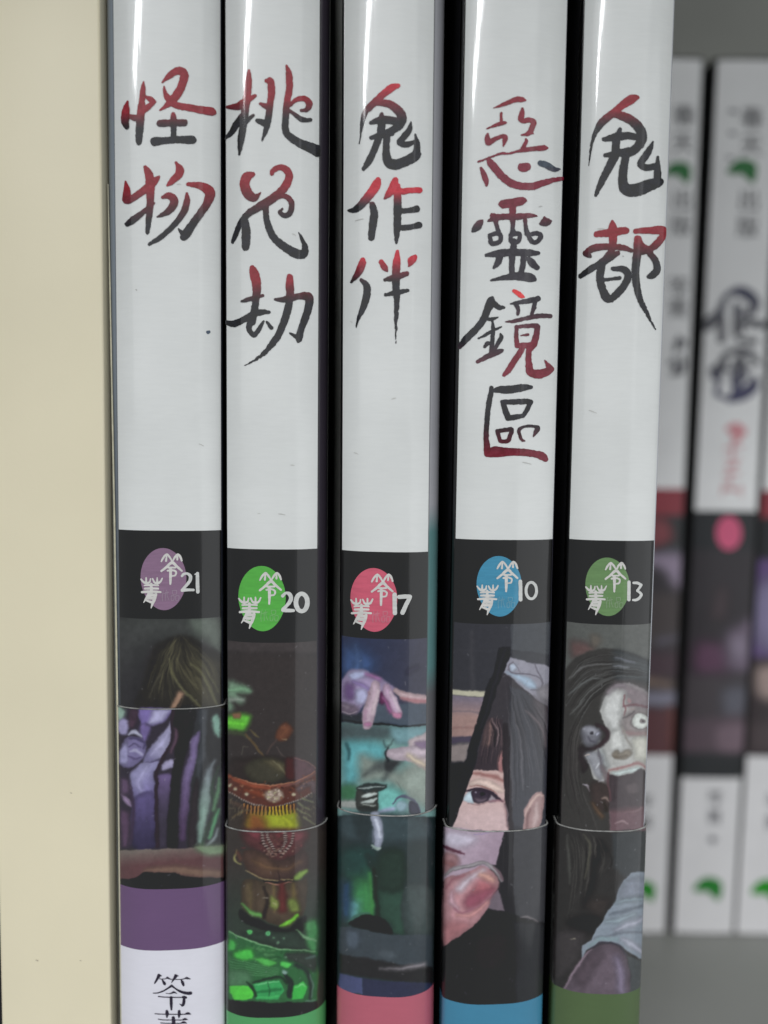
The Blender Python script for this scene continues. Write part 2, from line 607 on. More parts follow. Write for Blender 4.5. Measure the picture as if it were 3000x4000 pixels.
# ------------------------------------------------------------------ the printed pictures
def art_woman_in_lavender():
    A = Art(420, 2400, 900, 4020, (47, 44, 46))
    A.T(400, 2000, 1.843)
    A.poly([(90, 770), (850, 770), (850, 960), (560, 920), (330, 1000), (250, 1400), (90, 1400)], (66, 68, 66), 30, grad=(((300, 770), (200, 1300)), (46, 44, 47)))
    A.poly([(640, 760), (850, 760), (850, 1010), (780, 960), (700, 900), (640, 860)], (92, 100, 92), 35)
    A.poly([(250, 1410), (290, 1250), (330, 1100), (380, 970), (450, 920), (540, 885), (650, 900), (740, 970), (850, 1050), (850, 1420)], (40, 37, 33), 22)
    A.poly([(560, 1150), (650, 1080), (850, 1080), (850, 1400), (700, 1400)], (66, 62, 48), 40, 0.8)
    G = [[(530, 910), (400, 1060), (340, 1240), (310, 1410)], [(540, 905), (480, 1080), (440, 1250), (420, 1410)],
         [(550, 900), (510, 1100), (560, 1260), (690, 1410)], [(570, 900), (640, 1080), (740, 1220), (800, 1410)],
         [(600, 900), (720, 1000), (820, 1150), (850, 1350)]]
    A.hairs(G, 120, (88, 84, 62), 12, 0.35, 14, 3)
    A.hairs(G, 90, (104, 100, 74), 6, 0.35, 14, 33)
    A.hairs(G, 50, (28, 26, 24), 9, 0.5, 10, 4)
    A.stroke([(480, 1060, 6), (500, 1150, 14), (560, 1260, 16), (640, 1340, 18), (705, 1410, 10)], (112, 110, 78), blur=10, a=0.7)
    A.stroke([(540, 1060, 4), (600, 1170, 11), (690, 1270, 9)], (104, 100, 74), blur=9, a=0.6)
    A.stroke([(640, 1090, 5), (730, 1190, 16), (780, 1290, 18), (830, 1395, 10)], (114, 114, 82), blur=12, a=0.7)
    A.stroke([(700, 1080, 4), (790, 1200, 10), (840, 1300, 8)], (98, 98, 70), blur=9, a=0.6)
    A.stroke([(430, 1150, 4), (385, 1230, 11), (340, 1330, 7)], (82, 78, 66), blur=10, a=0.6)
    A.poly([(490, 1410), (520, 1340), (545, 1290), (590, 1310), (560, 1370), (545, 1410)], (150, 120, 100), 14)
    A.stroke([(570, 1345, 10), (540, 1400, 14), (510, 1420, 10)], (48, 42, 36), blur=8)
    # ---- paper band
    A.T(400, 2600, 3.16)
    A.poly([(100, 530), (1520, 530), (1520, 2260), (100, 2260)], (46, 40, 52), 3, smooth=False)
    A.poly([(1120, 540), (1480, 540), (1480, 2240), (1040, 2240)], (44, 45, 48), 30, smooth=False)
    A.poly([(460, 530), (860, 530), (830, 610), (740, 700), (620, 740), (560, 715), (480, 725)], (116, 102, 158), 14)
    A.poly([(640, 540), (840, 540), (800, 610), (735, 690), (630, 725), (570, 705), (600, 640)], (166, 162, 196), 26)
    A.poly([(460, 720), (600, 740), (560, 900), (500, 930)], (106, 92, 140), 22)
    A.poly([(190, 490), (280, 540), (270, 640), (190, 680)], (140, 165, 152), 22)
    A.poly([(190, 690), (280, 640), (330, 720), (300, 850), (200, 830)], (154, 148, 186), 18)
    A.poly([(330, 560), (420, 560), (390, 760), (320, 740)], (70, 50, 66), 25)
    A.poly([(330, 560), (450, 560), (430, 640), (360, 660)], (60, 44, 58), 20)
    A.poly([(200, 1200), (215, 1080), (290, 900), (420, 880), (520, 920), (530, 1050), (480, 1160), (400, 1240), (300, 1265)], (118, 110, 150), 14)
    A.poly([(200, 1050), (300, 960), (310, 1200), (215, 1200)], (150, 146, 184), 24)
    A.stroke([(330, 850, 30), (400, 815, 60), (480, 870, 30)], (172, 172, 194), blur=14)
    A.stroke([(340, 900, 22), (430, 900, 30), (520, 950, 28), (500, 1020, 16)], (70, 62, 96), blur=14)
    A.stroke([(330, 1000, 16), (400, 965, 22), (470, 1010, 16)], (86, 78, 112), blur=12)
    A.stroke([(340, 1060, 24), (410, 1045, 46), (480, 1090, 26)], (164, 160, 192), blur=16)
    A.stroke([(320, 1130, 20), (400, 1150, 30), (460, 1130, 20)], (84, 74, 110), blur=16)
    A.poly([(500, 1150), (560, 1040), (700, 880), (790, 770), (845, 690), (850, 860), (830, 1000), (760, 1110), (640, 1170), (520, 1200)], (128, 122, 162), 16, grad=(((560, 1100), (700, 1000)), (166, 162, 196)))
    A.stroke([(600, 1100, 40), (720, 980, 120), (800, 850, 60)], (168, 164, 198), blur=50, a=0.8)
    A.poly([(345, 1340), (420, 1260), (500, 1195), (720, 1170), (690, 1260), (640, 1340), (640, 1600), (520, 1640), (400, 1660), (360, 1480)], (152, 148, 188), 16, grad=(((450, 1350), (560, 1650)), (104, 94, 142)))
    A.stroke([(540, 1190, 8), (620, 1185, 14), (720, 1155, 8)], (84, 76, 110), blur=8)
    A.stroke([(560, 1240, 60), (450, 1420, 90), (480, 1560, 50)], (160, 156, 192), blur=50, a=0.7)
    A.poly([(380, 1650), (650, 1590), (650, 2230), (370, 2230)], (90, 80, 124), 18, grad=(((500, 1600), (540, 2150)), (50, 44, 72)))
    A.stroke([(350, 1500, 30), (380, 1800, 36), (350, 2200, 30)], (58, 44, 66), blur=22)
    A.poly([(235, 1580), (340, 1650), (350, 1740), (280, 1680)], (140, 120, 150), 12)
    A.poly([(220, 1400), (320, 1420), (330, 1560), (230, 1580)], (92, 72, 98), 40)
    A.poly([(230, 1800), (330, 1830), (310, 2220), (240, 2220)], (84, 62, 86), 40)
    A.poly([(730, 1230), (800, 1165), (880, 1150), (885, 1240), (820, 1270), (740, 1300)], (156, 150, 180), 14)
    A.poly([(690, 1370), (860, 1350), (835, 1600), (800, 2230), (690, 2230), (680, 1600)], (100, 84, 124), 16, grad=(((760, 1380), (750, 1900)), (52, 46, 60)))
    A.poly([(905, 530), (1150, 530), (1120, 780), (1060, 1000), (985, 1300), (950, 1600), (925, 2240), (800, 2240), (850, 1420), (895, 1100), (880, 850)], (31, 27, 30), 14)
    A.stroke([(880, 555, 60), (852, 760, 34), (850, 930, 30), (770, 1100, 46), (680, 1290, 40), (665, 1500, 40), (665, 1800, 44), (680, 2220, 50)], (44, 30, 42), blur=12)
    A.stroke([(895, 770, 30), (905, 860, 60), (890, 960, 50), (850, 1060, 40)], (84, 62, 78), blur=20)
    A.stroke([(1190, 830, 50), (1130, 970, 120), (1130, 1120, 110), (1065, 1310, 120), (1035, 1500, 110), (1010, 1800, 105), (985, 2120, 80)], (112, 98, 136), blur=18, grad=(((1100, 1250), (1000, 2000)), (78, 60, 90)))
    A.poly([(1180, 560), (1310, 560), (1310, 1000), (1240, 1250), (1180, 1450), (1150, 1250), (1200, 950)], (60, 63, 68), 22)
    A.poly([(1160, 1400), (1190, 1500), (1160, 2240), (1060, 2240), (1090, 1700)], (42, 36, 40), 22)
    A.poly([(1310, 560), (1470, 560), (1470, 1300), (1300, 1100)], (32, 32, 34), 30)
    A.poly([(1350, 650), (1440, 620), (1450, 880), (1380, 830)], (120, 156, 142), 22)
    A.stroke([(1390, 1170, 30), (1310, 1330, 90), (1280, 1600, 130), (1240, 1880, 120), (1215, 2180, 70)], (112, 120, 126), blur=30, grad=(((1300, 1300), (1240, 1800)), (124, 148, 138)))
    A.stroke([(1445, 1250, 20), (1350, 1500, 34), (1400, 1800, 60), (1300, 2000, 30), (1240, 2230, 30)], (44, 62, 48), blur=22)
    A.stroke([(1440, 1400, 30), (1420, 1560, 50), (1370, 1780, 40)], (84, 122, 90), blur=26)
    A.stroke([(1440, 1780, 20), (1400, 1900, 46), (1320, 2120, 40)], (84, 140, 100), blur=22)
    A.stroke([(1430, 2010, 20), (1380, 2130, 44), (1300, 2220, 30)], (120, 130, 132), blur=20)
    A.T(400, 3300, 3.16)
    A.poly([(180, 70), (500, 62), (800, 48), (1150, 30), (1500, 0), (1500, 410), (1350, 400), (1050, 385), (860, 350), (700, 340), (500, 350), (420, 400), (200, 440)], (112, 102, 96), 10, smooth=False, grad=(((700, 50), (720, 230)), (92, 62, 64)))
    A.poly([(560, 290), (900, 260), (1460, 320), (1460, 405), (1000, 380), (700, 345), (500, 350)], (118, 96, 80), 40, 0.8)
    A.poly([(1150, 20), (1480, 0), (1480, 120), (1250, 120)], (112, 132, 104), 40)
    A.poly([(200, 430), (330, 420), (420, 390), (500, 345), (700, 338), (880, 352), (1050, 390), (1300, 402), (1520, 400), (1520, 600), (200, 600)], (27, 25, 29), 8, smooth=False)
    A.noise(9, 16, 1)
    A.noise(5, 5, 11)
    A.specks(70, 21)
    return A


def art_green_cauldron():
    A = Art(850, 2480, 1320, 4030, (52, 46, 45))
    A.T(850, 2600, 3.16)
    A.poly([(60, -330), (1300, -330), (1300, -150), (60, -170)], (60, 54, 54), 60)
    A.poly([(120, 200), (260, 215), (400, 280), (410, 340), (250, 350), (340, 395), (290, 470), (180, 450), (200, 530), (120, 560)], (118, 146, 122), 40)
    A.stroke([(130, 300, 60), (300, 290, 70), (400, 320, 30)], (122, 164, 128), blur=30, a=0.7)
    A.stroke([(150, 430, 60), (320, 410, 50)], (140, 145, 138), blur=30, a=0.7)
    A.poly([(110, 640), (250, 600), (390, 620), (390, 690), (320, 800), (200, 800), (110, 780)], (100, 186, 64), 40)
    A.stroke([(140, 710, 90), (300, 720, 70)], (108, 204, 62), blur=40)
    A.poly([(190, 590), (290, 590), (280, 650), (200, 650)], (122, 88, 66), 18)
    A.stroke([(140, 830, 40), (300, 850, 30), (400, 900, 20)], (64, 72, 50), blur=24)
    A.stroke([(340, 850, 16), (440, 950, 30), (520, 1060, 34), (570, 1140, 16)], (88, 72, 50), blur=10)
    A.stroke([(390, 800, 10), (460, 860, 22), (510, 890, 10)], (92, 82, 56), blur=10)
    A.poly([(770, 740), (840, 700), (910, 740), (935, 780), (900, 870), (840, 930), (740, 930), (710, 870)], (98, 60, 44), 20)
    A.stroke([(800, 760, 20), (860, 790, 40), (780, 880, 20)], (112, 70, 50), blur=20)
    A.stroke([(790, 910, 8), (850, 915, 18)], (128, 108, 84), blur=8)
    A.stroke([(720, 920, 18), (640, 1020, 22), (610, 1090, 16)], (70, 57, 54), blur=14)
    A.stroke([(300, 1100, 10), (310, 1010, 16), (370, 1000, 10)], (72, 68, 62), blur=10)
    A.stroke([(730, 1000, 8), (780, 1080, 14), (850, 1140, 8)], (78, 68, 66), blur=10)
    A.poly([(120, 1180), (330, 1130), (900, 1150), (1000, 1450), (640, 1480), (320, 1440), (130, 1340)], (44, 36, 34), 40)
    A.ell(600, 1300, 270, 165, (58, 55, 44), 30)
    A.poly([(560, 1180), (760, 1170), (830, 1250), (800, 1330), (700, 1280)], (82, 76, 56), 40, 0.9)
    A.stroke([(690, 1180, 12), (760, 1230, 22), (840, 1340, 10)], (112, 106, 82), blur=16)
    A.poly([(840, 1160), (960, 1170), (960, 1390), (850, 1400)], (64, 28, 26), 20)
    A.poly([(945, 1150), (1080, 1170), (1205, 1260), (1200, 1330), (1080, 1400), (960, 1430)], (84, 60, 66), 24)
    A.stroke([(960, 1150, 8), (1100, 1185, 12), (1210, 1270, 10)], (118, 88, 84), blur=8)
    A.poly([(110, 1330), (200, 1420), (400, 1475), (650, 1505), (850, 1475), (1050, 1420), (1210, 1310), (1205, 1560), (1000, 1650), (850, 1710), (650, 1745), (400, 1695), (110, 1560)], (84, 46, 38), 10, smooth=False)
    A.stroke([(115, 1345, 50), (240, 1425, 66), (420, 1480, 76), (650, 1508, 56), (850, 1480, 44), (1050, 1415, 38), (1205, 1320, 26)], (132, 68, 48), blur=14, grad=(((600, 1500), (1000, 1420)), (112, 78, 76)))
    A.stroke([(240, 1400, 8), (450, 1458, 14), (660, 1480, 14), (860, 1455, 10), (1060, 1390, 10), (1200, 1300, 8)], (168, 112, 86), blur=8)
    A.stroke([(350, 1530, 60), (480, 1570, 90), (560, 1620, 50)], (116, 58, 40), blur=24)
    A.stroke([(1000, 1520, 60), (1150, 1450, 90), (1190, 1560, 60)], (86, 68, 72), blur=24)
    A.ell(690, 1600, 125, 78, (150, 132, 118), 20)
    r = np.random.default_rng(5)
    for _ in range(34):
        x, y = 690 + r.normal(0, 62), 1605 + r.normal(0, 38)
        A.ell(x, y, r.uniform(10, 26), r.uniform(8, 18), [(196, 176, 162), (120, 98, 88), (178, 172, 132), (206, 192, 176)][r.integers(4)], 9, 0.8)
    for x, y in ((220, 1530), (150, 1480), (360, 1580), (940, 1585)):
        A.ell(x, y, 24, 24, (168, 158, 134), 12)
    for x in range(130, 1180, 27):
        y = 1745 - 190 * abs((x - 660) / 540.0) ** 1.7
        A.ell(x, y, 11, 11, (150, 138, 130), 6, 0.9)
        A.ell(x + 12, y + 30, 8, 8, (54, 40, 34), 6, 0.8)
    A.poly([(110, 1620), (380, 1760), (700, 1790), (980, 1770), (1200, 1700), (1230, 2040), (110, 2040)], (56, 48, 43), 16, smooth=False)
    A.poly([(390, 1830), (560, 1790), (760, 1780), (960, 1790), (990, 1960), (960, 2060), (400, 2060)], (150, 150, 48), 26)
    r = np.random.default_rng(31)
    A.poly([(560, 1850), (760, 1820), (950, 1840), (960, 2060), (620, 2060)], (146, 154, 44), 60)
    A.poly([(380, 1830), (560, 1850), (600, 2060), (380, 2060)], (120, 74, 40), 70)
    A.stroke([(800, 1860, 40), (900, 1960, 90), (860, 2050, 60)], (158, 166, 46), blur=60)
    for k, x in enumerate(range(330, 990, 44)):
        t = (x - 660) / 360.0
        A.stroke([(x, 1745 - 40 * t * t, 20), (x + 14 * t, 1850 - 30 * t * t, 8)], (196, 156, 50) if 6 < k < 13 else (158, 108, 60), blur=6)
        A.stroke([(x + 22, 1745 - 40 * t * t, 22), (x + 22 + 16 * t, 1840 - 40 * t * t, 12)], (52, 36, 26), blur=6)
    for x0, y0, x1, y1 in ((1000, 1700, 1150, 1780), (990, 1780, 1150, 1860), (1050, 1640, 1190, 1700), (1060, 1880, 1210, 1960)):
        A.stroke([(x0, y0, 26), (x1, y1, 12)], (112, 116, 84), blur=12, a=0.8)
    A.stroke([(170, 1880, 14), (280, 1820, 26), (390, 1780, 14)], (94, 80, 58), blur=12)
    A.stroke([(170, 1690, 40), (280, 1740, 50), (330, 1780, 30)], (74, 58, 50), blur=20)
    for k in range(46):
        x = r.uniform(130, 1190)
        t = (x - 660) / 540.0
        y = 1500 - 120 * t * t + r.normal(0, 60) + 40
        A.ell(x, y, r.uniform(8, 24), r.uniform(6, 14), [(142, 84, 58), (52, 30, 26), (112, 62, 44), (160, 120, 92)][r.integers(4)], 9, 0.6)
    for k in range(60):
        x = r.choice([r.uniform(120, 360), r.uniform(980, 1200)])
        y = r.uniform(1560, 1900)
        A.stroke([(x, y, 8), (x + r.uniform(-20, 50) * (1 if x > 660 else -1), y + r.uniform(10, 60), 5)], [(96, 86, 72), (40, 34, 30), (120, 112, 88)][r.integers(3)], blur=8, a=0.6)
    # ---- paper band
    A.T(850, 3300, 3.16)
    A.poly([(-50, -175), (1500, -175), (1500, 2400), (-50, 2400)], (56, 50, 47), 3, smooth=False, grad=(((600, 200), (600, 900)), (48, 58, 50)))
    A.poly([(310, -180), (1090, -180), (1040, 60), (850, 185), (700, 185), (560, 100), (370, 20)], (80, 46, 47), 40)
    A.poly([(350, -165), (520, -165), (500, -60), (420, -90)], (112, 54, 62), 40, 0.8)
    A.poly([(820, -160), (1060, -160), (1030, -50), (900, -60)], (104, 54, 60), 40, 0.8)
    r = np.random.default_rng(8)
    for _ in range(50):
        x = r.normal(720, 150)
        y = r.uniform(-160, 110)
        A.ell(x, y, r.uniform(10, 30), r.uniform(8, 18), [(108, 70, 66), (54, 28, 30), (118, 54, 58), (84, 58, 50)][r.integers(4)], 12, 0.7)
    for c0, c1, c2 in (((540, -165), (575, -20), (690, 120)), ((610, -165), (640, -40), (720, 90)), ((930, -165), (905, -20), (790, 120)), ((830, -165), (830, -40), (760, 90))):
        cv = spline(np.array([c0, c1, c2], float), 9)
        for i_, (x, y) in enumerate(cv):
            A.ell(x, y, 22, 11, (176, 160, 152) if i_ % 2 else (40, 26, 26), 6, 0.85)
    for _ in range(30):
        A.ell(700 + r.normal(0, 70), 110 + r.normal(0, 40), r.uniform(10, 24), 10, [(118, 96, 84), (70, 42, 40), (140, 112, 100)][r.integers(3)], 8, 0.8)
    A.poly([(320, 90), (480, 70), (620, 150), (760, 190), (900, 150), (1080, 60), (1125, 290), (1010, 400), (880, 440), (750, 452), (560, 422), (420, 372), (345, 260)], (74, 55, 48), 14, grad=(((500, 200), (980, 250)), (64, 48, 45)))
    A.poly([(480, 120), (700, 210), (680, 400), (500, 360)], (86, 64, 52), 50, 0.8)
    A.stroke([(230, 70, 12), (205, 160, 30), (240, 215, 18), (295, 240, 10)], (138, 134, 88), blur=10)
    A.stroke([(240, 100, 60), (290, 180, 60)], (92, 60, 50), blur=30, a=0.8)
    A.stroke([(350, 310, 8), (430, 370, 14), (560, 418, 16), (740, 440, 8)], (136, 122, 90), blur=7)
    A.stroke([(770, 420, 6), (830, 436, 14), (920, 430, 10)], (150, 136, 96), blur=7)
    A.poly([(930, 410), (980, 340), (1110, 290), (1125, 320), (1060, 380), (990, 430)], (118, 146, 72), 16)
    A.stroke([(750, 250, 6), (760, 420, 16)], (42, 30, 28), blur=10)
    A.poly([(310, 460), (420, 430), (750, 460), (1000, 440), (1110, 420), (1070, 850), (1000, 905), (880, 1015), (720, 990), (540, 915), (400, 860), (290, 760)], (74, 62, 50), 16)
    A.stroke([(560, 440, 10), (700, 462, 24), (900, 440, 10)], (18, 14, 14), blur=8)
    A.stroke([(590, 462, 6), (680, 484, 14), (780, 486, 14), (910, 455, 6)], (156, 108, 96), blur=6)
    A.stroke([(790, 500, 90), (800, 620, 110), (800, 780, 120)], (88, 42, 40), blur=34)
    for gx, gw, gc in ((400, 40, (108, 92, 58)), (470, 30, (62, 50, 40)), (690, 36, (118, 100, 62)), (930, 50, (112, 98, 56)), (1010, 30, (60, 50, 40))):
        A.stroke([(gx, 480, gw * 0.5), (gx + 4, 640, gw), (gx + 12, 830, gw * 0.6)], gc, blur=26, a=0.6)
    A.stroke([(430, 200, 30), (620, 280, 60), (860, 290, 50), (1040, 200, 30)], (112, 84, 58), blur=40, a=0.6)
    A.poly([(650, 640), (740, 680), (745, 790), (640, 770)], (112, 124, 64), 26)
    A.poly([(870, 670), (975, 690), (1010, 820), (900, 830)], (104, 118, 60), 30)
    A.stroke([(680, 720, 16), (710, 740, 24)], (150, 152, 104), blur=16)
    A.poly([(330, 480), (400, 480), (430, 700), (340, 700)], (86, 74, 54), 40, 0.8)
    A.stroke([(300, 730, 24), (400, 820, 56), (540, 880, 60)], (92, 142, 76), blur=18)
    A.stroke([(770, 1000, 24), (880, 960, 60), (985, 880, 40)], (112, 182, 60), blur=16)
    A.stroke([(570, 520, 30), (610, 680, 36), (570, 900, 50)], (40, 32, 28), blur=18)
    A.stroke([(560, 660, 10), (610, 655, 16)], (120, 112, 100), blur=10)
    A.poly([(270, 800), (400, 880), (560, 950), (720, 1010), (880, 1035), (1000, 930), (1090, 880), (1090, 980), (1000, 1080), (600, 1060), (300, 940)], (26, 25, 23), 16)
    A.poly([(130, 1060), (300, 1150), (600, 1240), (900, 1312), (1240, 1310), (1240, 1950), (130, 1950)], (47, 97, 57), 16, smooth=False)
    A.poly([(300, 1100), (900, 1060), (1080, 1150), (1100, 1300), (900, 1300), (600, 1230), (330, 1150)], (44, 56, 48), 22)
    A.poly([(1080, 960), (1230, 940), (1230, 1300), (1130, 1290), (1090, 1100)], (68, 128, 78), 34)
    A.stroke([(970, 1055, 10), (1100, 1140, 28), (1220, 1190, 16)], (116, 158, 118), blur=14)
    A.stroke([(140, 1070, 10), (300, 1150, 16), (560, 1238, 16), (850, 1300, 14), (1210, 1312, 10)], (122, 170, 122), blur=8)
    A.poly([(850, 1340), (1210, 1350), (1200, 1560), (1000, 1480), (850, 1400)], (50, 58, 52), 26)
    r = np.random.default_rng(13)
    for _ in range(60):
        x, y = r.uniform(150, 820), r.uniform(1180, 1420)
        if y > 1180 + (x - 150) * 0.2:
            A.ell(x, y, r.uniform(14, 50), r.uniform(8, 20), [(36, 78, 46), (86, 140, 88), (66, 124, 74)][r.integers(3)], 12, 0.6)
    A.poly([(200, 1330), (300, 1300), (430, 1290), (440, 1410), (300, 1420), (220, 1390)], (72, 178, 72), 26)
    A.poly([(460, 1410), (560, 1395), (700, 1430), (730, 1480), (600, 1500), (500, 1450)], (78, 166, 78), 16)
    A.poly([(780, 1450), (840, 1440), (910, 1465), (860, 1510), (790, 1495)], (84, 192, 88), 12)
    A.poly([(140, 1170), (210, 1190), (220, 1290), (140, 1290)], (66, 158, 72), 24)
    for x, y, q, c in ((395, 1085, 34, (90, 184, 102)), (620, 1095, 32, (96, 174, 118)), (740, 1210, 20, (98, 122, 104)), (690, 1150, 16, (84, 110, 92)), (820, 1160, 18, (88, 112, 96)), (850, 1390, 18, (96, 130, 104))):
        A.ell(x, y, q, q * 0.9, c, 10)
        A.ell(x, y, q * 0.4, q * 0.4, (50, 120, 62), 6, 0.5)
    for k in range(6):
        A.stroke([(150, 1400 + 34 * k, 5), (400, 1462 + 28 * k, 9), (600, 1500 + 22 * k, 7), (760, 1535 + 16 * k, 4)], (96, 152, 102), blur=6, a=0.7)
    A.poly([(140, 1560), (380, 1570), (420, 1700), (380, 1750), (140, 1750)], (72, 112, 80), 40)
    A.poly([(440, 1710), (600, 1680), (760, 1680), (830, 1800), (740, 1905), (480, 1915), (430, 1820)], (54, 152, 84), 12, smooth=False)
    A.poly([(140, 1745), (380, 1735), (440, 1830), (430, 1905), (200, 1905), (150, 1820)], (84, 198, 70), 12, smooth=False)
    A.poly([(925, 1740), (1060, 1690), (1110, 1760), (1060, 1890), (915, 1905)], (64, 180, 76), 12, smooth=False)
    A.stroke([(470, 1830, 20), (620, 1800, 40), (780, 1790, 30)], (36, 112, 62), blur=14)
    A.stroke([(460, 1725, 8), (600, 1700, 18), (750, 1698, 10)], (110, 190, 128), blur=9)
    A.stroke([(955, 1760, 10), (1040, 1725, 18), (1085, 1760, 8)], (120, 205, 128), blur=9)
    A.stroke([(620, 1690, 8), (640, 1800, 12), (620, 1905, 8)], (30, 84, 50), blur=8)
    A.stroke([(480, 1890, 14), (640, 1880, 24), (740, 1870, 14)], (70, 178, 96), blur=14)
    A.stroke([(370, 1690, 20), (420, 1750, 40), (470, 1870, 36)], (26, 52, 34), blur=14)
    A.stroke([(440, 1690, 20), (620, 1650, 34), (780, 1640, 30), (850, 1700, 40)], (28, 48, 36), blur=14)
    A.stroke([(830, 1590, 40), (895, 1700, 66), (890, 1870, 50)], (34, 44, 40), blur=14)
    A.stroke([(960, 1490, 50), (1090, 1560, 56), (1150, 1740, 46), (1150, 1900, 40)], (38, 50, 44), blur=18)
    A.stroke([(1130, 1600, 10), (1180, 1740, 16), (1170, 1880, 10)], (92, 118, 106), blur=12)
    A.ell(830, 1568, 36, 28, (118, 148, 138), 14)
    A.stroke([(1090, 1400, 20), (1200, 1370, 30)], (78, 98, 92), blur=16)
    A.stroke([(1100, 1920, 18), (1210, 1915, 22)], (92, 128, 106), blur=12)
    A.poly([(120, 1900), (500, 1945), (760, 1945), (1240, 1925), (1240, 2300), (120, 2300)], (31, 30, 30), 14, smooth=False)
    A.noise(10, 14, 2)
    A.noise(7, 5, 12)
    A.specks(60, 22)
    return A


def art_reaching_hands():
    A = Art(1290, 2470, 1720, 4030, (50, 56, 78))
    A.T(1280, 2500, 3.16)
    A.poly([(50, -40), (1400, -40), (1400, 900), (50, 900)], (44, 52, 80), 4, smooth=False, grad=(((400, 200), (1100, 300)), (60, 60, 76)))
    A.poly([(180, 100), (420, 100), (600, 280), (480, 420), (180, 420)], (58, 80, 122), 90)
    A.stroke([(350, 60, 60), (370, 330, 120)], (70, 92, 130), blur=60, a=0.6)
    A.stroke([(1000, 400, 60), (1090, 330, 60)], (48, 46, 66), blur=50)
    A.poly([(560, 790), (1400, 760), (1400, 1060), (560, 1030)], (74, 84, 97), 30, smooth=False)
    A.poly([(90, 880), (440, 920), (440, 1020), (90, 1010)], (40, 43, 50), 40)
    A.poly([(80, 1020), (600, 1040), (1400, 1075), (1400, 2260), (80, 2260)], (120, 158, 154), 10, smooth=False)
    A.poly([(80, 1030), (700, 1050), (820, 1150), (650, 1230), (80, 1240)], (70, 84, 86), 60)
    A.poly([(800, 1080), (1300, 1080), (1300, 1250), (900, 1290), (820, 1240)], (112, 148, 154), 40)
    A.poly([(190, 1280), (400, 1240), (660, 1270), (710, 1360), (660, 1480), (400, 1700), (200, 1800)], (98, 168, 174), 60)
    A.poly([(400, 1420), (700, 1520), (900, 1600), (1300, 1400), (1300, 2050), (860, 1900), (720, 1740), (420, 1750)], (140, 152, 143), 70)
    A.poly([(600, 1830), (860, 1830), (960, 1990), (820, 2120), (620, 2120)], (112, 178, 170), 60)
    A.poly([(160, 1800), (340, 1800), (350, 1960), (160, 1970)], (58, 108, 74), 50)
    A.poly([(160, 1980), (360, 1980), (370, 2080), (160, 2060)], (150, 154, 150), 24)
    A.stroke([(230, 1280, 30), (265, 1360, 40), (250, 1470, 24)], (44, 84, 88), blur=26)
    A.stroke([(90, 985, 14), (400, 1012, 22), (560, 1030, 30), (850, 1058, 22), (1300, 1052, 20)], (24, 27, 31), blur=10)
    A.stroke([(680, 1240, 10), (715, 1310, 22), (780, 1290, 20), (810, 1220, 10)], (48, 62, 62), blur=20, a=0.65)
    A.poly([(700, 1470), (880, 1490), (920, 1510), (800, 1620), (700, 1710), (690, 1600), (440, 1670)], (76, 82, 82), 50)
    A.poly([(730, 1490), (880, 1505), (780, 1610), (720, 1580)], (46, 48, 50), 30)
    A.stroke([(745, 1330, 20), (715, 1400, 40), (750, 1480, 46)], (34, 36, 40), blur=18)
    A.stroke([(840, 1740, 6), (880, 1800, 10), (910, 1860, 6)], (104, 116, 110), blur=8)
    # upper hand
    A.poly([(130, 620), (180, 480), (260, 380), (360, 355), (470, 375), (560, 420), (680, 490), (800, 560), (870, 615), (830, 650), (720, 640), (640, 700), (520, 770), (430, 830), (380, 905), (280, 925), (180, 880), (130, 760)], (162, 146, 180), 18)
    A.poly([(250, 440), (340, 380), (450, 385), (500, 440), (400, 480), (310, 500)], (170, 176, 208), 34)
    A.poly([(220, 540), (320, 560), (340, 700), (260, 740), (200, 680)], (100, 76, 118), 44)
    A.stroke([(320, 520, 50), (420, 560, 60), (500, 600, 40)], (136, 116, 166), blur=36)
    A.stroke([(480, 430, 40), (560, 450, 60), (640, 490, 40)], (150, 104, 150), blur=34)
    A.poly([(340, 640), (430, 600), (490, 640), (490, 740), (430, 800), (350, 760)], (176, 176, 208), 34)
    A.poly([(140, 780), (240, 770), (380, 830), (370, 905), (280, 920), (180, 880)], (106, 92, 108), 30)
    A.stroke([(190, 880, 10), (280, 915, 16), (370, 890, 10)], (156, 144, 154), blur=10)
    A.stroke([(190, 800, 20), (250, 830, 30)], (140, 126, 140), blur=22)
    A.poly([(640, 640), (690, 640), (720, 760), (650, 800)], (84, 36, 70), 20)
    A.stroke([(840, 620, 60), (930, 680, 104), (1050, 710, 106), (1180, 728, 104), (1300, 740, 90)], (190, 164, 168), blur=14)
    A.stroke([(900, 720, 20), (1050, 748, 44), (1290, 760, 40)], (166, 114, 120), blur=24)
    A.stroke([(720, 590, 110), (770, 700, 122), (830, 820, 132), (850, 890, 130), (850, 925, 100)], (186, 158, 182), blur=14)
    A.stroke([(690, 700, 30), (740, 800, 60), (780, 900, 40)], (150, 92, 134), blur=30)
    A.stroke([(780, 650, 20), (850, 780, 40), (880, 860, 30)], (206, 188, 200), blur=26)
    A.poly([(790, 915), (850, 895), (905, 900), (890, 955), (830, 965)], (178, 122, 150), 16)
    A.stroke([(590, 560, 110), (575, 650, 142), (545, 780, 150), (512, 900, 158), (492, 1010, 148), (485, 1050, 116)], (192, 168, 182), blur=14)
    A.stroke([(620, 620, 30), (590, 780, 44), (560, 900, 40)], (206, 186, 194), blur=30)
    A.stroke([(470, 880, 30), (450, 980, 30)], (170, 136, 158), blur=26)
    A.poly([(440, 1020), (490, 1005), (540, 1015), (530, 1055), (480, 1065), (445, 1050)], (160, 112, 142), 16)
    A.stroke([(500, 640, 16), (520, 660, 22)], (146, 118, 130), blur=14)
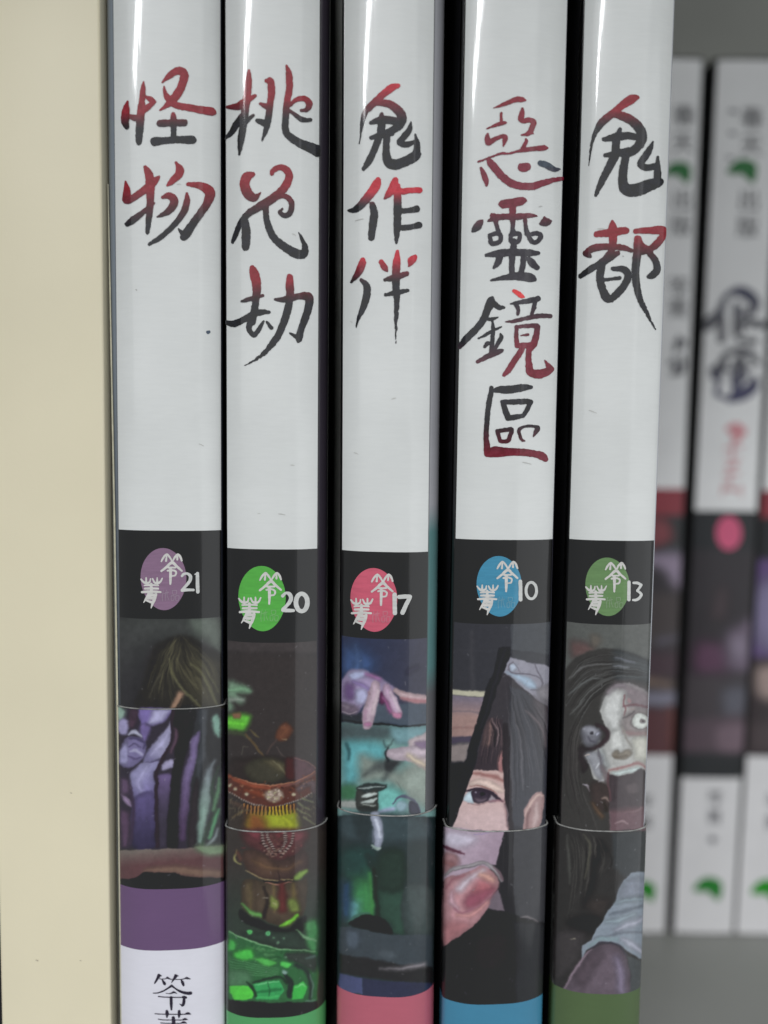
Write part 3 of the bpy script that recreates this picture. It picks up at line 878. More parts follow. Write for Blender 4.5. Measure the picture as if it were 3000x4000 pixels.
    # right hand
    A.poly([(990, 1230), (1060, 1195), (1150, 1170), (1320, 1140), (1320, 1600), (1150, 1570), (1060, 1520), (960, 1480), (960, 1350), (1000, 1310)], (196, 180, 184), 18)
    A.stroke([(770, 1395, 100), (870, 1412, 158), (1000, 1400, 180), (1200, 1370, 200)], (192, 176, 186), blur=14)
    A.poly([(1070, 1260), (1130, 1245), (1300, 1250), (1300, 1330), (1160, 1340), (1090, 1310)], (126, 106, 132), 26)
    A.stroke([(1000, 1420, 60), (1080, 1480, 80), (1200, 1540, 60)], (206, 190, 166), blur=44)
    # tap
    A.poly([(410, 1790), (560, 1768), (715, 1778), (725, 1815), (610, 1870), (440, 1885), (345, 1840)], (42, 50, 50), 12)
    A.stroke([(370, 1835, 8), (500, 1822, 16), (700, 1800, 8)], (156, 168, 166), blur=8)
    A.poly([(355, 1850), (480, 1880), (605, 1850), (615, 2110), (500, 2130), (400, 2120), (355, 2050)], (58, 60, 57), 12)
    A.stroke([(430, 1935, 26), (500, 1915, 56), (590, 1895, 24)], (196, 206, 202), blur=16)
    A.stroke([(420, 2010, 16), (520, 1995, 44), (600, 1960, 24)], (184, 194, 190), blur=14)
    A.stroke([(440, 1970, 8), (540, 1950, 18), (600, 1920, 8)], (36, 38, 36), blur=8)
    A.stroke([(400, 2070, 30), (500, 2085, 46), (600, 2070, 30)], (40, 42, 39), blur=14)
    A.stroke([(430, 2035, 10), (520, 2045, 16), (590, 2030, 8)], (150, 158, 152), blur=8)
    A.stroke([(800, 2020, 14), (860, 1955, 22), (950, 1935, 26), (1050, 1975, 24), (1120, 2070, 26), (1140, 2150, 20)], (84, 84, 104), blur=12)
    A.ell(910, 2050, 80, 70, (140, 166, 176), 26)
    A.poly([(1010, 1990), (1090, 2020), (1130, 2100), (1130, 2150), (1010, 2150)], (60, 60, 74), 12)
    A.stroke([(640, 2120, 40), (800, 2080, 50)], (176, 178, 210), blur=30)
    # ---- paper band
    A.T(1280, 3300, 3.16)
    A.poly([(0, -365), (1500, -345), (1500, 2300), (0, 2300)], (40, 52, 53), 3, smooth=False)
    A.poly([(200, -380), (1200, -340), (1200, -40), (200, -60)], (54, 68, 72), 60)
    A.poly([(330, -360), (540, -350), (480, -60), (380, -120)], (38, 48, 50), 50)
    A.stroke([(580, -370, 110), (620, -200, 124), (625, -60, 120), (610, 20, 90)], (158, 164, 182), blur=16)
    A.stroke([(600, -300, 30), (650, -100, 30)], (198, 204, 218), blur=16)
    A.stroke([(560, -200, 16), (560, -40, 30)], (90, 98, 110), blur=14)
    A.stroke([(540, 0, 20), (600, 50, 40), (655, 35, 20)], (176, 192, 184), blur=12)
    A.poly([(180, 60), (560, 60), (560, 420), (180, 420)], (34, 62, 58), 80)
    A.poly([(270, 480), (420, 400), (570, 330), (570, 870), (400, 900), (270, 880)], (52, 112, 70), 130, 0.8)
    A.poly([(330, 520), (540, 480), (560, 850), (330, 860)], (66, 142, 84), 110, 0.7)
    A.stroke([(520, 360, 20), (545, 600, 40), (540, 850, 30)], (74, 150, 66), blur=40, a=0.6)
    A.poly([(250, 720), (330, 690), (400, 740), (370, 880), (270, 920)], (104, 158, 168), 80, 0.85)
    A.poly([(180, 500), (270, 480), (270, 860), (190, 870)], (38, 64, 100), 80)
    A.stroke([(470, 480, 60), (480, 780, 60)], (58, 124, 62), blur=70, a=0.5)
    A.poly([(640, 560), (940, 540), (970, 1080), (800, 1090), (780, 1000), (650, 880)], (44, 70, 58), 24)
    A.poly([(940, 540), (1300, 540), (1300, 1100), (960, 1080)], (58, 70, 69), 24)
    A.poly([(640, 90), (940, 90), (940, 530), (640, 540)], (34, 50, 42), 40)
    A.stroke([(575, 300, 40), (590, 450, 56), (600, 680, 46), (620, 860, 60)], (27, 38, 32), blur=26)
    A.stroke([(500, 140, 60), (540, 240, 80)], (30, 44, 42), blur=50)
    A.poly([(250, 985), (330, 915), (430, 865), (540, 858), (680, 915), (770, 1010), (795, 1105), (640, 1085), (450, 1040)], (27, 26, 24), 12)
    A.stroke([(250, 950, 10), (360, 870, 20), (520, 840, 14)], (66, 104, 90), blur=12)
    A.poly([(140, 1010), (300, 1020), (450, 1050), (790, 1112), (1300, 1108), (1300, 1520), (900, 1500), (140, 1350)], (59, 67, 73), 14, smooth=False)
    A.poly([(220, 1060), (390, 1080), (370, 1280), (220, 1250)], (74, 84, 95), 50)
    A.poly([(600, 1330), (760, 1290), (880, 1380), (720, 1440)], (76, 84, 90), 60, 0.7)
    A.poly([(140, 1350), (500, 1400), (900, 1480), (1300, 1500), (1300, 1720), (900, 1695), (430, 1620), (140, 1580)], (36, 35, 36), 24, smooth=False)
    A.stroke([(640, 1525, 8), (860, 1530, 40), (1030, 1512, 60), (1190, 1480, 60)], (132, 127, 132), blur=34)
    A.poly([(140, 1585), (430, 1640), (440, 1840), (140, 1810)], (72, 78, 114), 18, smooth=False)
    A.poly([(435, 1640), (700, 1680), (1300, 1720), (1300, 1960), (435, 1900)], (44, 47, 70), 14, smooth=False)
    A.noise(9, 15, 3)
    A.noise(5, 5, 13)
    A.specks(50, 23)
    return A


def art_girl_behind_bar():
    A = Art(1720, 2410, 2200, 4030, (51, 51, 57))
    A.T(1700, 2500, 3.16)
    A.poly([(930, -260), (1600, -260), (1600, 200), (930, 120)], (68, 71, 76), 8, smooth=False)
    A.stroke([(200, 120, 20), (820, 140, 20)], (58, 58, 64), blur=14, a=0.6)
    A.stroke([(450, -100, 40), (460, 600, 50)], (66, 65, 70), blur=30, a=0.7)
    A.poly([(930, 130), (1500, 180), (1500, 330), (1000, 240)], (56, 57, 62), 24, smooth=False)
    A.poly([(100, 612), (640, 632), (615, 692), (100, 685)], (190, 186, 164), 16, smooth=False)
    A.poly([(100, 690), (630, 695), (480, 1200), (100, 1200)], (122, 112, 126), 10, smooth=False, grad=(((300, 720), (300, 960)), (162, 132, 126)))
    A.stroke([(100, 1080, 20), (520, 1085, 24)], (144, 112, 108), blur=20)
    A.stroke([(100, 885, 14), (560, 890, 16)], (122, 108, 114), blur=14)
    A.poly([(100, 1190), (500, 1200), (450, 1275), (100, 1275)], (72, 64, 82), 24, smooth=False)
    A.poly([(100, 1285), (440, 1285), (360, 1500), (100, 1500)], (140, 129, 127), 34, smooth=False)
    A.poly([(60, 1520), (400, 1500), (260, 2260), (60, 2400)], (24, 24, 28), 40, smooth=False)
    A.poly([(835, 410), (905, 205), (1040, 240), (1230, 285), (1340, 300), (1440, 350), (1500, 420), (1500, 900), (1400, 830), (1200, 700), (1080, 590), (930, 460)], (148, 146, 158), 14, smooth=False)
    A.poly([(860, 400), (930, 405), (1040, 425), (1160, 470), (1250, 560), (1240, 610), (1150, 600), (1050, 520), (930, 440)], (168, 188, 208), 24)
    A.poly([(925, 290), (980, 280), (1020, 340), (960, 390), (920, 350)], (166, 176, 192), 24)
    A.stroke([(895, 370, 10), (980, 408, 16), (1150, 418, 16), (1270, 460, 14), (1335, 540, 12)], (96, 92, 104), blur=9)
    A.stroke([(1225, 280, 10), (1270, 390, 15), (1330, 520, 14), (1300, 610, 10), (1180, 625, 8)], (94, 90, 102), blur=9)
    A.stroke([(960, 260, 10), (905, 320, 14), (915, 375, 10)], (104, 98, 108), blur=9)
    A.stroke([(960, 265, 6), (1020, 330, 9), (1060, 390, 6)], (108, 102, 114), blur=8)
    A.poly([(1260, 620), (1480, 560), (1480, 860), (1390, 800)], (128, 124, 130), 30)
    A.poly([(800, 460), (850, 425), (930, 450), (1080, 585), (1200, 705), (1400, 840), (1500, 900), (1500, 2300), (780, 2300), (840, 1600), (560, 1400), (640, 950)], (54, 50, 55), 14, smooth=False)
    A.poly([(920, 560), (1080, 620), (1400, 900), (1480, 1000), (1480, 2300), (960, 2300), (930, 1500)], (62, 63, 70), 20, smooth=False)
    A.poly([(1200, 720), (1420, 860), (1420, 1380), (1300, 1200)], (84, 76, 80), 60, 0.8)
    G = [[(860, 470), (900, 1000), (930, 1600), (960, 2250)], [(900, 520), (1010, 1050), (1060, 1600), (1040, 2250)],
         [(950, 560), (1100, 1000), (1230, 1500), (1290, 1900)], [(1050, 640), (1230, 950), (1380, 1350), (1420, 1700)], [(1150, 700), (1330, 900), (1440, 1100), (1480, 1300)]]
    A.hairs(G, 110, (100, 97, 102), 9, 0.5, 18, 5)
    A.hairs(G, 80, (36, 34, 38), 12, 0.5, 18, 6)
    A.stroke([(1010, 1050, 6), (1060, 1300, 22), (1075, 1600, 26), (1090, 1850, 10)], (92, 90, 96), blur=14)
    A.stroke([(1120, 870, 8), (1230, 980, 30), (1330, 1150, 24), (1370, 1320, 10)], (104, 94, 98), blur=18)
    # fringe and face
    A.poly([(480, 1585), (620, 1600), (770, 1600), (840, 1560), (850, 1760), (860, 1950), (910, 2120), (920, 2400), (180, 2400), (330, 2000), (410, 1760)], (202, 172, 167), 10, smooth=False, grad=(((520, 1750), (520, 2200)), (206, 180, 180)))
    A.poly([(660, 950), (840, 980), (850, 1400), (840, 1600), (780, 1610), (470, 1600), (540, 1360), (600, 1100)], (54, 45, 51), 12, smooth=False)
    A.poly([(785, 1450), (845, 1380), (845, 1610), (775, 1610)], (152, 108, 108), 18)
    A.poly([(640, 1060), (700, 980), (720, 1100), (690, 1290), (600, 1280)], (118, 94, 90), 34)
    G = [[(700, 930), (640, 1100), (570, 1350), (500, 1590)], [(720, 930), (690, 1150), (640, 1380), (600, 1590)], [(740, 930), (760, 1150), (740, 1380), (720, 1590)], [(800, 940), (850, 1150), (860, 1380), (830, 1560)]]
    A.hairs(G, 60, (112, 90, 90), 8, 0.5, 10, 7)
    A.hairs(G, 60, (34, 28, 34), 9, 0.6, 10, 8)
    A.stroke([(700, 960, 6), (770, 1120, 16), (780, 1240, 12), (740, 1340, 6)], (128, 110, 112), blur=8)
    A.stroke([(700, 1000, 8), (740, 1180, 26), (740, 1330, 14)], (32, 26, 32), blur=10)
    A.stroke([(460, 1640, 26), (600, 1655, 44), (740, 1690, 46), (840, 1745, 30)], (150, 106, 102), blur=22)
    A.poly([(425, 1745), (560, 1715), (700, 1740), (830, 1840), (830, 1890), (700, 1850), (560, 1800), (430, 1790)], (216, 192, 182), 20)
    A.stroke([(430, 1800, 6), (560, 1802, 12), (690, 1850, 12), (760, 1900, 6)], (140, 98, 92), blur=7)
    A.poly([(345, 1960), (400, 1885), (460, 1865), (480, 2005), (420, 2005)], (196, 212, 222), 12)
    A.poly([(640, 1900), (740, 1940), (760, 1990), (660, 2010)], (150, 140, 148), 12)
    A.poly([(452, 1870), (560, 1848), (665, 1870), (680, 1930), (650, 2000), (560, 2015), (480, 1995), (455, 1940)], (54, 44, 58), 10)
    A.poly([(490, 1950), (580, 1960), (640, 1960), (610, 2005), (530, 2005)], (96, 82, 94), 18)
    A.ell(585, 1905, 28, 24, (28, 24, 32), 8)
    A.ell(500, 1885, 13, 11, (150, 140, 158), 6)
    A.stroke([(375, 1872, 16), (460, 1848, 34), (580, 1846, 40), (690, 1890, 46), (770, 1955, 44), (840, 1990, 18)], (46, 35, 48), blur=10)
    A.stroke([(660, 2000, 12), (740, 1990, 24), (840, 1985, 16)], (140, 100, 108), blur=20)
    A.stroke([(400, 2015, 6), (520, 2030, 10), (640, 2020, 6)], (150, 120, 122), blur=10)
    A.stroke([(860, 1980, 30), (890, 2100, 50), (910, 2300, 40)], (150, 118, 120), blur=26)
    A.stroke([(870, 1050, 60), (880, 1400, 84), (885, 1800, 80), (915, 2080, 60), (935, 2400, 50)], (42, 35, 40), blur=14)
    A.stroke([(860, 2020, 8), (900, 2140, 14), (890, 2300, 10)], (126, 112, 118), blur=10)
    # ear
    A.poly([(1070, 2400), (1100, 2100), (1160, 1960), (1230, 1890), (1300, 1875), (1345, 1930), (1345, 2060), (1310, 2240), (1250, 2400)], (164, 134, 133), 12, smooth=False)
    A.stroke([(1110, 2170, 14), (1170, 2020, 26), (1260, 1925, 26), (1320, 1930, 14)], (204, 176, 168), blur=14)
    A.stroke([(1250, 2020, 20), (1250, 2150, 50), (1220, 2300, 30)], (196, 172, 170), blur=26)
    A.stroke([(1170, 2080, 20), (1140, 2200, 40), (1130, 2330, 30)], (122, 92, 92), blur=26)
    # bar
    A.poly([(780, 90), (720, 400), (612, 650), (520, 950), (455, 1200), (370, 1480), (270, 1800), (180, 2100), (120, 2400), (200, 2400), (250, 2212), (330, 2000), (420, 1740), (480, 1580), (560, 1230), (640, 980), (740, 680), (840, 400), (935, 190), (930, 85)], (29, 28, 33), 9, smooth=False)
    A.stroke([(860, 120, 10), (740, 520, 16), (560, 1080, 12)], (44, 43, 48), blur=16, a=0.7)
    # ---- paper band
    A.T(1700, 3200, 3.16)
    A.poly([(60, 80), (400, 130), (860, 148), (1500, 100), (1500, 2600), (60, 2600)], (37, 36, 40), 3, smooth=False)
    A.poly([(940, 150), (1500, 100), (1440, 1290), (980, 1190)], (58, 58, 62), 16, smooth=False)
    A.poly([(100, 90), (500, 135), (860, 150), (810, 320), (770, 470), (750, 600), (620, 640), (400, 700), (100, 760)], (186, 166, 182), 12, smooth=False, grad=(((300, 200), (760, 420)), (160, 140, 156)))
    A.poly([(120, 160), (400, 170), (500, 260), (300, 350), (120, 320)], (200, 196, 212), 70, 0.8)
    A.stroke([(480, 190, 5), (580, 185, 8), (680, 155, 5)], (146, 132, 170), blur=6)
    A.stroke([(100, 330, 30), (220, 388, 44), (300, 405, 34), (365, 430, 16)], (84, 44, 60), blur=14)
    A.poly([(100, 410), (250, 430), (300, 500), (260, 600), (100, 660)], (148, 112, 116), 34)
    A.stroke([(120, 520, 40), (220, 570, 60)], (132, 84, 84), blur=40, a=0.7)
    A.poly([(640, 560), (760, 560), (800, 340), (860, 160), (965, 160), (980, 1170), (860, 1150), (800, 960), (800, 800)], (33, 31, 35), 12, smooth=False)
    A.stroke([(130, 690, 30), (230, 622, 46), (420, 570, 48), (600, 538, 46), (690, 590, 60), (770, 670, 50), (820, 770, 26)], (150, 144, 148), blur=12)
    A.stroke([(250, 640, 8), (420, 590, 12), (560, 570, 8)], (108, 104, 108), blur=8)
    A.stroke([(720, 590, 14), (790, 670, 34), (830, 760, 20)], (106, 86, 94), blur=12)
    A.poly([(690, 960), (770, 870), (800, 930), (830, 1030), (860, 1140), (680, 1110), (640, 1100)], (108, 96, 106), 14, smooth=False)
    A.poly([(100, 770), (300, 690), (440, 630), (570, 580), (680, 630), (770, 720), (790, 790), (750, 880), (690, 980), (650, 1110), (560, 1230), (460, 1330), (330, 1430), (100, 1570)], (188, 140, 146), 12)
    A.poly([(240, 860), (330, 760), (470, 670), (590, 610), (620, 640), (560, 700), (430, 780), (320, 900)], (208, 196, 208), 44)
    A.stroke([(560, 690, 60), (640, 720, 90), (720, 760, 60)], (198, 152, 140), blur=44)
    A.poly([(360, 1000), (450, 900), (570, 820), (700, 830), (745, 860), (690, 950), (600, 1020), (480, 1100), (380, 1090)], (142, 80, 96), 50)
    A.poly([(560, 760), (700, 820), (600, 880), (470, 900)], (168, 100, 106), 50, 0.8)
    A.stroke([(200, 900, 40), (200, 1020, 70), (280, 1100, 40)], (196, 160, 172), blur=44)
    A.stroke([(230, 1100, 14), (330, 1150, 22), (450, 1110, 20), (600, 1020, 16), (710, 920, 8)], (152, 100, 116), blur=16)
    A.stroke([(260, 1180, 40), (460, 1170, 60), (640, 1030, 40)], (198, 142, 140), blur=36, a=0.8)
    A.stroke([(120, 840, 30), (240, 740, 24), (360, 690, 16)], (146, 96, 106), blur=22)
    A.poly([(100, 1300), (260, 1260), (420, 1300), (300, 1440), (100, 1560)], (158, 104, 108), 60, 0.8)
    A.poly([(60, 1590), (250, 1480), (420, 1360), (560, 1240), (660, 1105), (850, 1140), (990, 1190), (1160, 1235), (1280, 1262), (1500, 1280), (1500, 2600), (60, 2600)], (27, 25, 29), 10, smooth=False)
    A.stroke([(1060, 1212, 8), (1140, 1215, 26), (1260, 1262, 12)], (118, 112, 114), blur=14)
    A.poly([(980, 1290), (1400, 1290), (1400, 2300), (1010, 2300)], (40, 41, 44), 30, smooth=False)
    A.poly([(420, 1500), (800, 1300), (980, 1500), (900, 1900), (500, 1900)], (33, 28, 31), 120)
    A.noise(8, 15, 4)
    A.noise(5, 5, 14)
    A.specks(60, 24)
    return A


def art_screaming_woman():
    A = Art(2150, 2410, 2620, 4030, (90, 92, 90))
    A.T(2150, 2500, 3.16)
    A.poly([(100, -230), (1500, -230), (1500, 500), (100, 500)], (92, 94, 91), 4, smooth=False)
    A.poly([(260, 20), (450, 40), (540, 110), (420, 180), (270, 200)], (96, 74, 72), 60)
    A.poly([(500, -60), (620, -40), (620, 60), (520, 80)], (104, 94, 84), 50, 0.7)
    A.poly([(100, 480), (200, 330), (330, 200), (480, 130), (680, 100), (900, 130), (1100, 190), (1280, 310), (1400, 500), (1400, 760), (1240, 640), (1000, 530), (850, 530), (720, 650), (620, 800), (600, 880), (660, 1000), (730, 1160), (640, 1300), (440, 1400), (510, 1560), (540, 1710), (640, 1760), (720, 1760), (760, 2400), (60, 2400)], (57, 55, 53), 20, smooth=False)
    A.poly([(780, 130), (1100, 200), (1300, 330), (1300, 520), (1000, 500), (800, 480)], (68, 72, 74), 40)
    G = [[(1250, 300), (800, 170), (420, 230), (150, 560)], [(1250, 360), (800, 290), (430, 330), (140, 720)],
         [(1240, 430), (800, 400), (430, 520), (140, 900)], [(1200, 500), (780, 480), (480, 680), (160, 1100)], [(900, 520), (640, 640), (420, 900), (250, 1300)]]
    A.hairs(G, 130, (104, 106, 105), 9, 0.55, 14, 9)
    A.hairs(G, 110, (38, 35, 34), 12, 0.55, 14, 10)
    A.stroke([(760, 300, 6), (560, 300, 14), (380, 350, 22), (240, 470, 10)], (118, 118, 118), blur=14, a=0.8)
    A.stroke([(640, 470, 6), (460, 500, 18), (330, 590, 20), (225, 680, 10)], (108, 112, 112), blur=14, a=0.8)
    A.stroke([(420, 730, 6), (330, 830, 18), (240, 930, 10)], (104, 106, 104), blur=14, a=0.8)
    A.stroke([(790, 325, 18), (880, 330, 26), (970, 335, 12)], (128, 132, 138), blur=14, a=0.8)
    A.stroke([(800, 220, 14), (900, 240, 24), (1040, 280, 14)], (112, 114, 124), blur=20, a=0.8)
    G = [[(330, 900), (230, 1300), (230, 1800), (400, 2400)], [(360, 1000), (300, 1400), (300, 1800), (500, 2400)], [(380, 1200), (370, 1500), (400, 1850), (620, 2400)]]
    A.hairs(G, 70, (96, 92, 90), 10, 0.5, 24, 11)
    A.hairs(G, 60, (36, 32, 32), 13, 0.5, 24, 12)
    A.poly([(430, 1420), (600, 1330), (725, 1180), (655, 1020), (600, 870), (640, 770), (710, 650), (830, 540), (980, 530), (1150, 600), (1270, 720), (1330, 900), (1330, 2400), (740, 2400), (735, 1800), (640, 1760), (540, 1710), (500, 1560)], (180, 180, 177), 16, smooth=False)
    A.poly([(820, 540), (980, 530), (1160, 600), (1300, 740), (1300, 900), (1000, 830), (930, 720), (880, 640)], (124, 113, 117), 70)
    A.poly([(660, 720), (760, 620), (900, 640), (890, 760), (880, 950), (850, 1100), (760, 1130), (690, 1010), (630, 870)], (196, 197, 195), 44)
    A.stroke([(700, 660, 40), (800, 570, 60), (900, 560, 40)], (132, 122, 128), blur=44)
    A.stroke([(910, 680, 10), (905, 780, 16), (930, 840, 14), (905, 930, 10)], (118, 70, 74), blur=14)
    A.stroke([(905, 815, 16), (1040, 800, 22), (1220, 830, 14)], (104, 70, 76), blur=16)
    A.stroke([(960, 740, 20), (980, 760, 30)], (160, 124, 126), blur=20)
    A.stroke([(980, 850, 20), (1030, 855, 34)], (166, 152, 150), blur=20)
    A.poly([(880, 1010), (930, 900), (1060, 850), (1200, 870), (1290, 940), (1290, 1110), (1150, 1190), (960, 1170), (890, 1100)], (136, 128, 127), 40)
    A.stroke([(900, 960, 14), (980, 920, 20), (1040, 880, 14)], (86, 78, 80), blur=16)
    A.ell(1112, 1000, 118, 108, (104, 96, 96), 18)
    A.ell(1112, 1000, 108, 100, (208, 212, 206), 10)
    A.ell(1132, 1000, 37, 30, (122, 114, 114), 10)
    A.ell(1134, 998, 13, 12, (66, 62, 62), 6)
    A.stroke([(900, 1130, 30), (1040, 1165, 44), (1250, 1160, 40)], (146, 120, 120), blur=34)
    A.poly([(760, 1130), (860, 1120), (900, 1250), (900, 1340), (780, 1370), (740, 1300)], (202, 203, 200), 44)
    A.stroke([(895, 1080, 24), (930, 1190, 26), (985, 1280, 20), (1005, 1350, 12)], (140, 136, 130), blur=18)
    A.poly([(1020, 1220), (1260, 1210), (1290, 1480), (1060, 1500), (1010, 1380)], (188, 187, 177), 44)
    A.poly([(770, 1395), (830, 1365), (870, 1385), (940, 1340), (985, 1350), (1003, 1405), (920, 1470), (800, 1455)], (126, 119, 108), 18)
    A.stroke([(790, 1430, 20), (860, 1440, 26), (940, 1420, 24)], (108, 100, 90), blur=16)
    A.stroke([(600, 1260, 60), (640, 1420, 90), (690, 1560, 60)], (154, 158, 158), blur=50)
    # wounded side
    A.stroke([(570, 1050, 40), (680, 1120, 62), (705, 1200, 54), (610, 1300, 60), (470, 1340, 50)], (54, 41, 45), blur=22)
    A.poly([(375, 1110), (450, 1050), (560, 1080), (635, 1150), (600, 1250), (540, 1300), (440, 1320), (385, 1240)], (108, 108, 116), 24)
    A.stroke([(420, 1100, 40), (500, 1090, 40), (560, 1120, 30)], (160, 160, 170), blur=30)
    A.ell(498, 1130, 74, 60, (150, 151, 160), 24, 0.8)
    A.ell(505, 1145, 22, 20, (54, 52, 58), 10)
    A.stroke([(470, 1200, 20), (500, 1240, 26), (560, 1260, 20)], (84, 82, 92), blur=16)
    A.ell(580, 1160, 26, 22, (160, 162, 176), 12)
    A.poly([(360, 1310), (480, 1340), (520, 1390), (430, 1420), (470, 1560), (400, 1640), (360, 1500)], (43, 36, 38), 22)
    A.poly([(425, 1410), (540, 1365), (640, 1420), (660, 1560), (640, 1720), (560, 1680), (505, 1560)], (146, 147, 153), 26)
    A.stroke([(590, 1340, 14), (600, 1430, 26), (640, 1530, 14)], (98, 94, 100), blur=18)
    A.stroke([(640, 1560, 40), (690, 1660, 60), (700, 1760, 50)], (112, 100, 104), blur=36)
    A.stroke([(570, 1580, 6), (600, 1520, 18)], (204, 206, 210), blur=8)
    A.stroke([(590, 1750, 10), (620, 1735, 26), (660, 1725, 10)], (198, 198, 204), blur=10)
    A.stroke([(400, 1770, 8), (460, 1800, 22), (490, 1870, 10)], (170, 162, 172), blur=10)
    A.stroke([(430, 1420, 8), (480, 1410, 16)], (196, 180, 170), blur=8)
    A.poly([(490, 1780), (720, 1780), (760, 2080), (560, 2080)], (60, 50, 48), 40)
    A.stroke([(520, 2010, 30), (560, 2080, 60), (640, 2180, 50)], (92, 72, 56), blur=36)
    A.stroke([(630, 1960, 14), (680, 1950, 34), (750, 2010, 14)], (134, 116, 108), blur=14)
    A.stroke([(660, 2010, 30), (700, 2100, 50)], (42, 36, 30), blur=24)
    # mouth
    A.poly([(722, 1660), (860, 1670), (1000, 1650), (1110, 1575), (1195, 1640), (1195, 1900), (1175, 2400), (745, 2400), (730, 1950)], (74, 66, 69), 14, smooth=False)
    A.poly([(745, 2120), (960, 2080), (1180, 2060), (1180, 2400), (745, 2400)], (104, 80, 85), 60, smooth=False)
    A.poly([(930, 1780), (1080, 1760), (1090, 1880), (950, 1900)], (94, 85, 87), 60, 0.8)
    A.stroke([(770, 1700, 60), (760, 1950, 60)], (66, 56, 60), blur=44)
    A.stroke([(1150, 1640, 50), (1170, 1800, 40)], (66, 60, 62), blur=34)
    A.stroke([(722, 1640, 20), (718, 1800, 26), (745, 1980, 20)], (92, 66, 70), blur=14)
    A.stroke([(735, 1610, 20), (870, 1575, 34), (1000, 1540, 34), (1100, 1520, 32), (1190, 1600, 20)], (152, 117, 116), blur=18)
    A.poly([(760, 1632), (900, 1602), (1000, 1582), (1080, 1566), (1110, 1582), (1030, 1632), (920, 1652), (830, 1664)], (192, 204, 202), 14)
    A.stroke([(900, 2140, 10), (1050, 2120, 20), (1130, 2070, 10)], (126, 102, 106), blur=16)
    A.stroke([(1235, 1600, 50), (1240, 1900, 60), (1215, 2400, 50)], (172, 172, 166), blur=18)
    # ---- paper band
    A.T(2150, 3200, 3.16)
    A.poly([(740, -80), (1175, -80), (1172, 140), (740, 150)], (108, 84, 90), 26, smooth=False)
    A.stroke([(800, 40, 12), (880, 20, 30), (960, 60, 14)], (150, 126, 130), blur=14)
    A.poly([(40, 60), (300, 125), (700, 155), (1400, 130), (1400, 2600), (40, 2600)], (45, 43, 42), 3, smooth=False)
    A.poly([(760, 155), (1400, 130), (1400, 700), (900, 700), (780, 600)], (55, 58, 60), 40, smooth=False)
    A.poly([(560, 260), (700, 380), (600, 560), (540, 900), (420, 1100), (400, 1000), (480, 760)], (31, 28, 28), 50)
    G = [[(180, 160), (250, 420), (250, 800), (180, 1300)], [(320, 160), (400, 420), (380, 800), (280, 1300)], [(420, 160), (510, 330), (470, 600), (410, 950)], [(600, 170), (680, 330), (760, 520), (640, 720)]]
    A.hairs(G, 80, (84, 82, 77), 14, 0.5, 22, 15)
    A.hairs(G, 60, (28, 26, 25), 16, 0.5, 22, 16)
    A.stroke([(400, 180, 8), (490, 320, 26), (470, 560, 20), (430, 720, 8)], (82, 80, 70), blur=18)
    A.stroke([(200, 200, 10), (225, 420, 30), (245, 620, 26), (240, 800, 8)], (78, 78, 74), blur=20)
    A.poly([(440, 1040), (600, 960), (740, 1000), (700, 1130), (600, 1230), (480, 1130)], (50, 44, 42), 60)
    A.poly([(200, 1260), (420, 1180), (620, 1240), (540, 1400), (300, 1400)], (25, 22, 22), 60)
    A.poly([(60, 1400), (420, 1400), (400, 1640), (280, 1850), (60, 1960)], (58, 54, 55), 50)
    A.stroke([(250, 1480, 6), (310, 1465, 12)], (138, 132, 118), blur=8)
    A.poly([(1000, 655), (1080, 650), (1280, 670), (1280, 1740), (1090, 1730), (1010, 1670), (880, 1560), (740, 1505), (590, 1530), (450, 1620), (385, 1730), (400, 1560), (500, 1480), (565, 1350), (665, 1220), (710, 1140), (810, 1010), (835, 860), (905, 750)], (134, 144, 155), 12, smooth=False)
    A.poly([(850, 880), (1000, 720), (1200, 760), (1200, 950), (900, 980)], (122, 128, 140), 60)
    A.stroke([(820, 1030, 30), (950, 1000, 60), (1180, 980, 40)], (132, 146, 154), blur=36)
    A.stroke([(740, 1170, 20), (850, 1155, 40), (980, 1120, 44), (1180, 1060, 24)], (98, 106, 116), blur=26)
    A.stroke([(690, 1260, 40), (860, 1240, 60), (1040, 1180, 40)], (140, 154, 162), blur=40)
    A.stroke([(800, 1370, 40), (960, 1310, 80), (1180, 1220, 60)], (162, 164, 178), blur=50)
    A.stroke([(540, 1470, 16), (740, 1430, 30), (900, 1400, 30), (1180, 1400, 20)], (104, 110, 120), blur=22)
    A.stroke([(480, 1560, 30), (620, 1480, 50), (820, 1470, 40)], (132, 150, 156), blur=30)
    A.stroke([(880, 1480, 40), (1020, 1560, 80), (1180, 1680, 60)], (164, 166, 180), blur=40)
    A.poly([(100, 2230), (230, 1990), (340, 1810), (430, 1680), (560, 1575), (740, 1530), (860, 1575), (945, 1700), (995, 1950), (985, 2230)], (98, 86, 96), 14)
    A.poly([(300, 1900), (430, 1720), (560, 1620), (640, 1700), (520, 1900), (400, 2100)], (80, 69, 77), 60)
    A.stroke([(820, 1720, 80), (870, 1880, 120), (870, 2120, 120)], (124, 114, 134), blur=60)
    A.stroke([(170, 2100, 16), (300, 1870, 30), (420, 1690, 22), (520, 1600, 8)], (136, 119, 131), blur=14)
    A.stroke([(500, 1590, 16), (640, 1530, 26), (760, 1525, 26), (870, 1570, 24), (950, 1690, 20)], (60, 56, 66), blur=16)
    A.poly([(950, 1690), (1080, 1745), (1240, 1760), (1240, 2200), (980, 2200), (1000, 1950)], (70, 74, 76), 18, smooth=False)
    A.noise(9, 15, 5)
    A.noise(6, 5, 15)
    A.specks(60, 25)
    return A


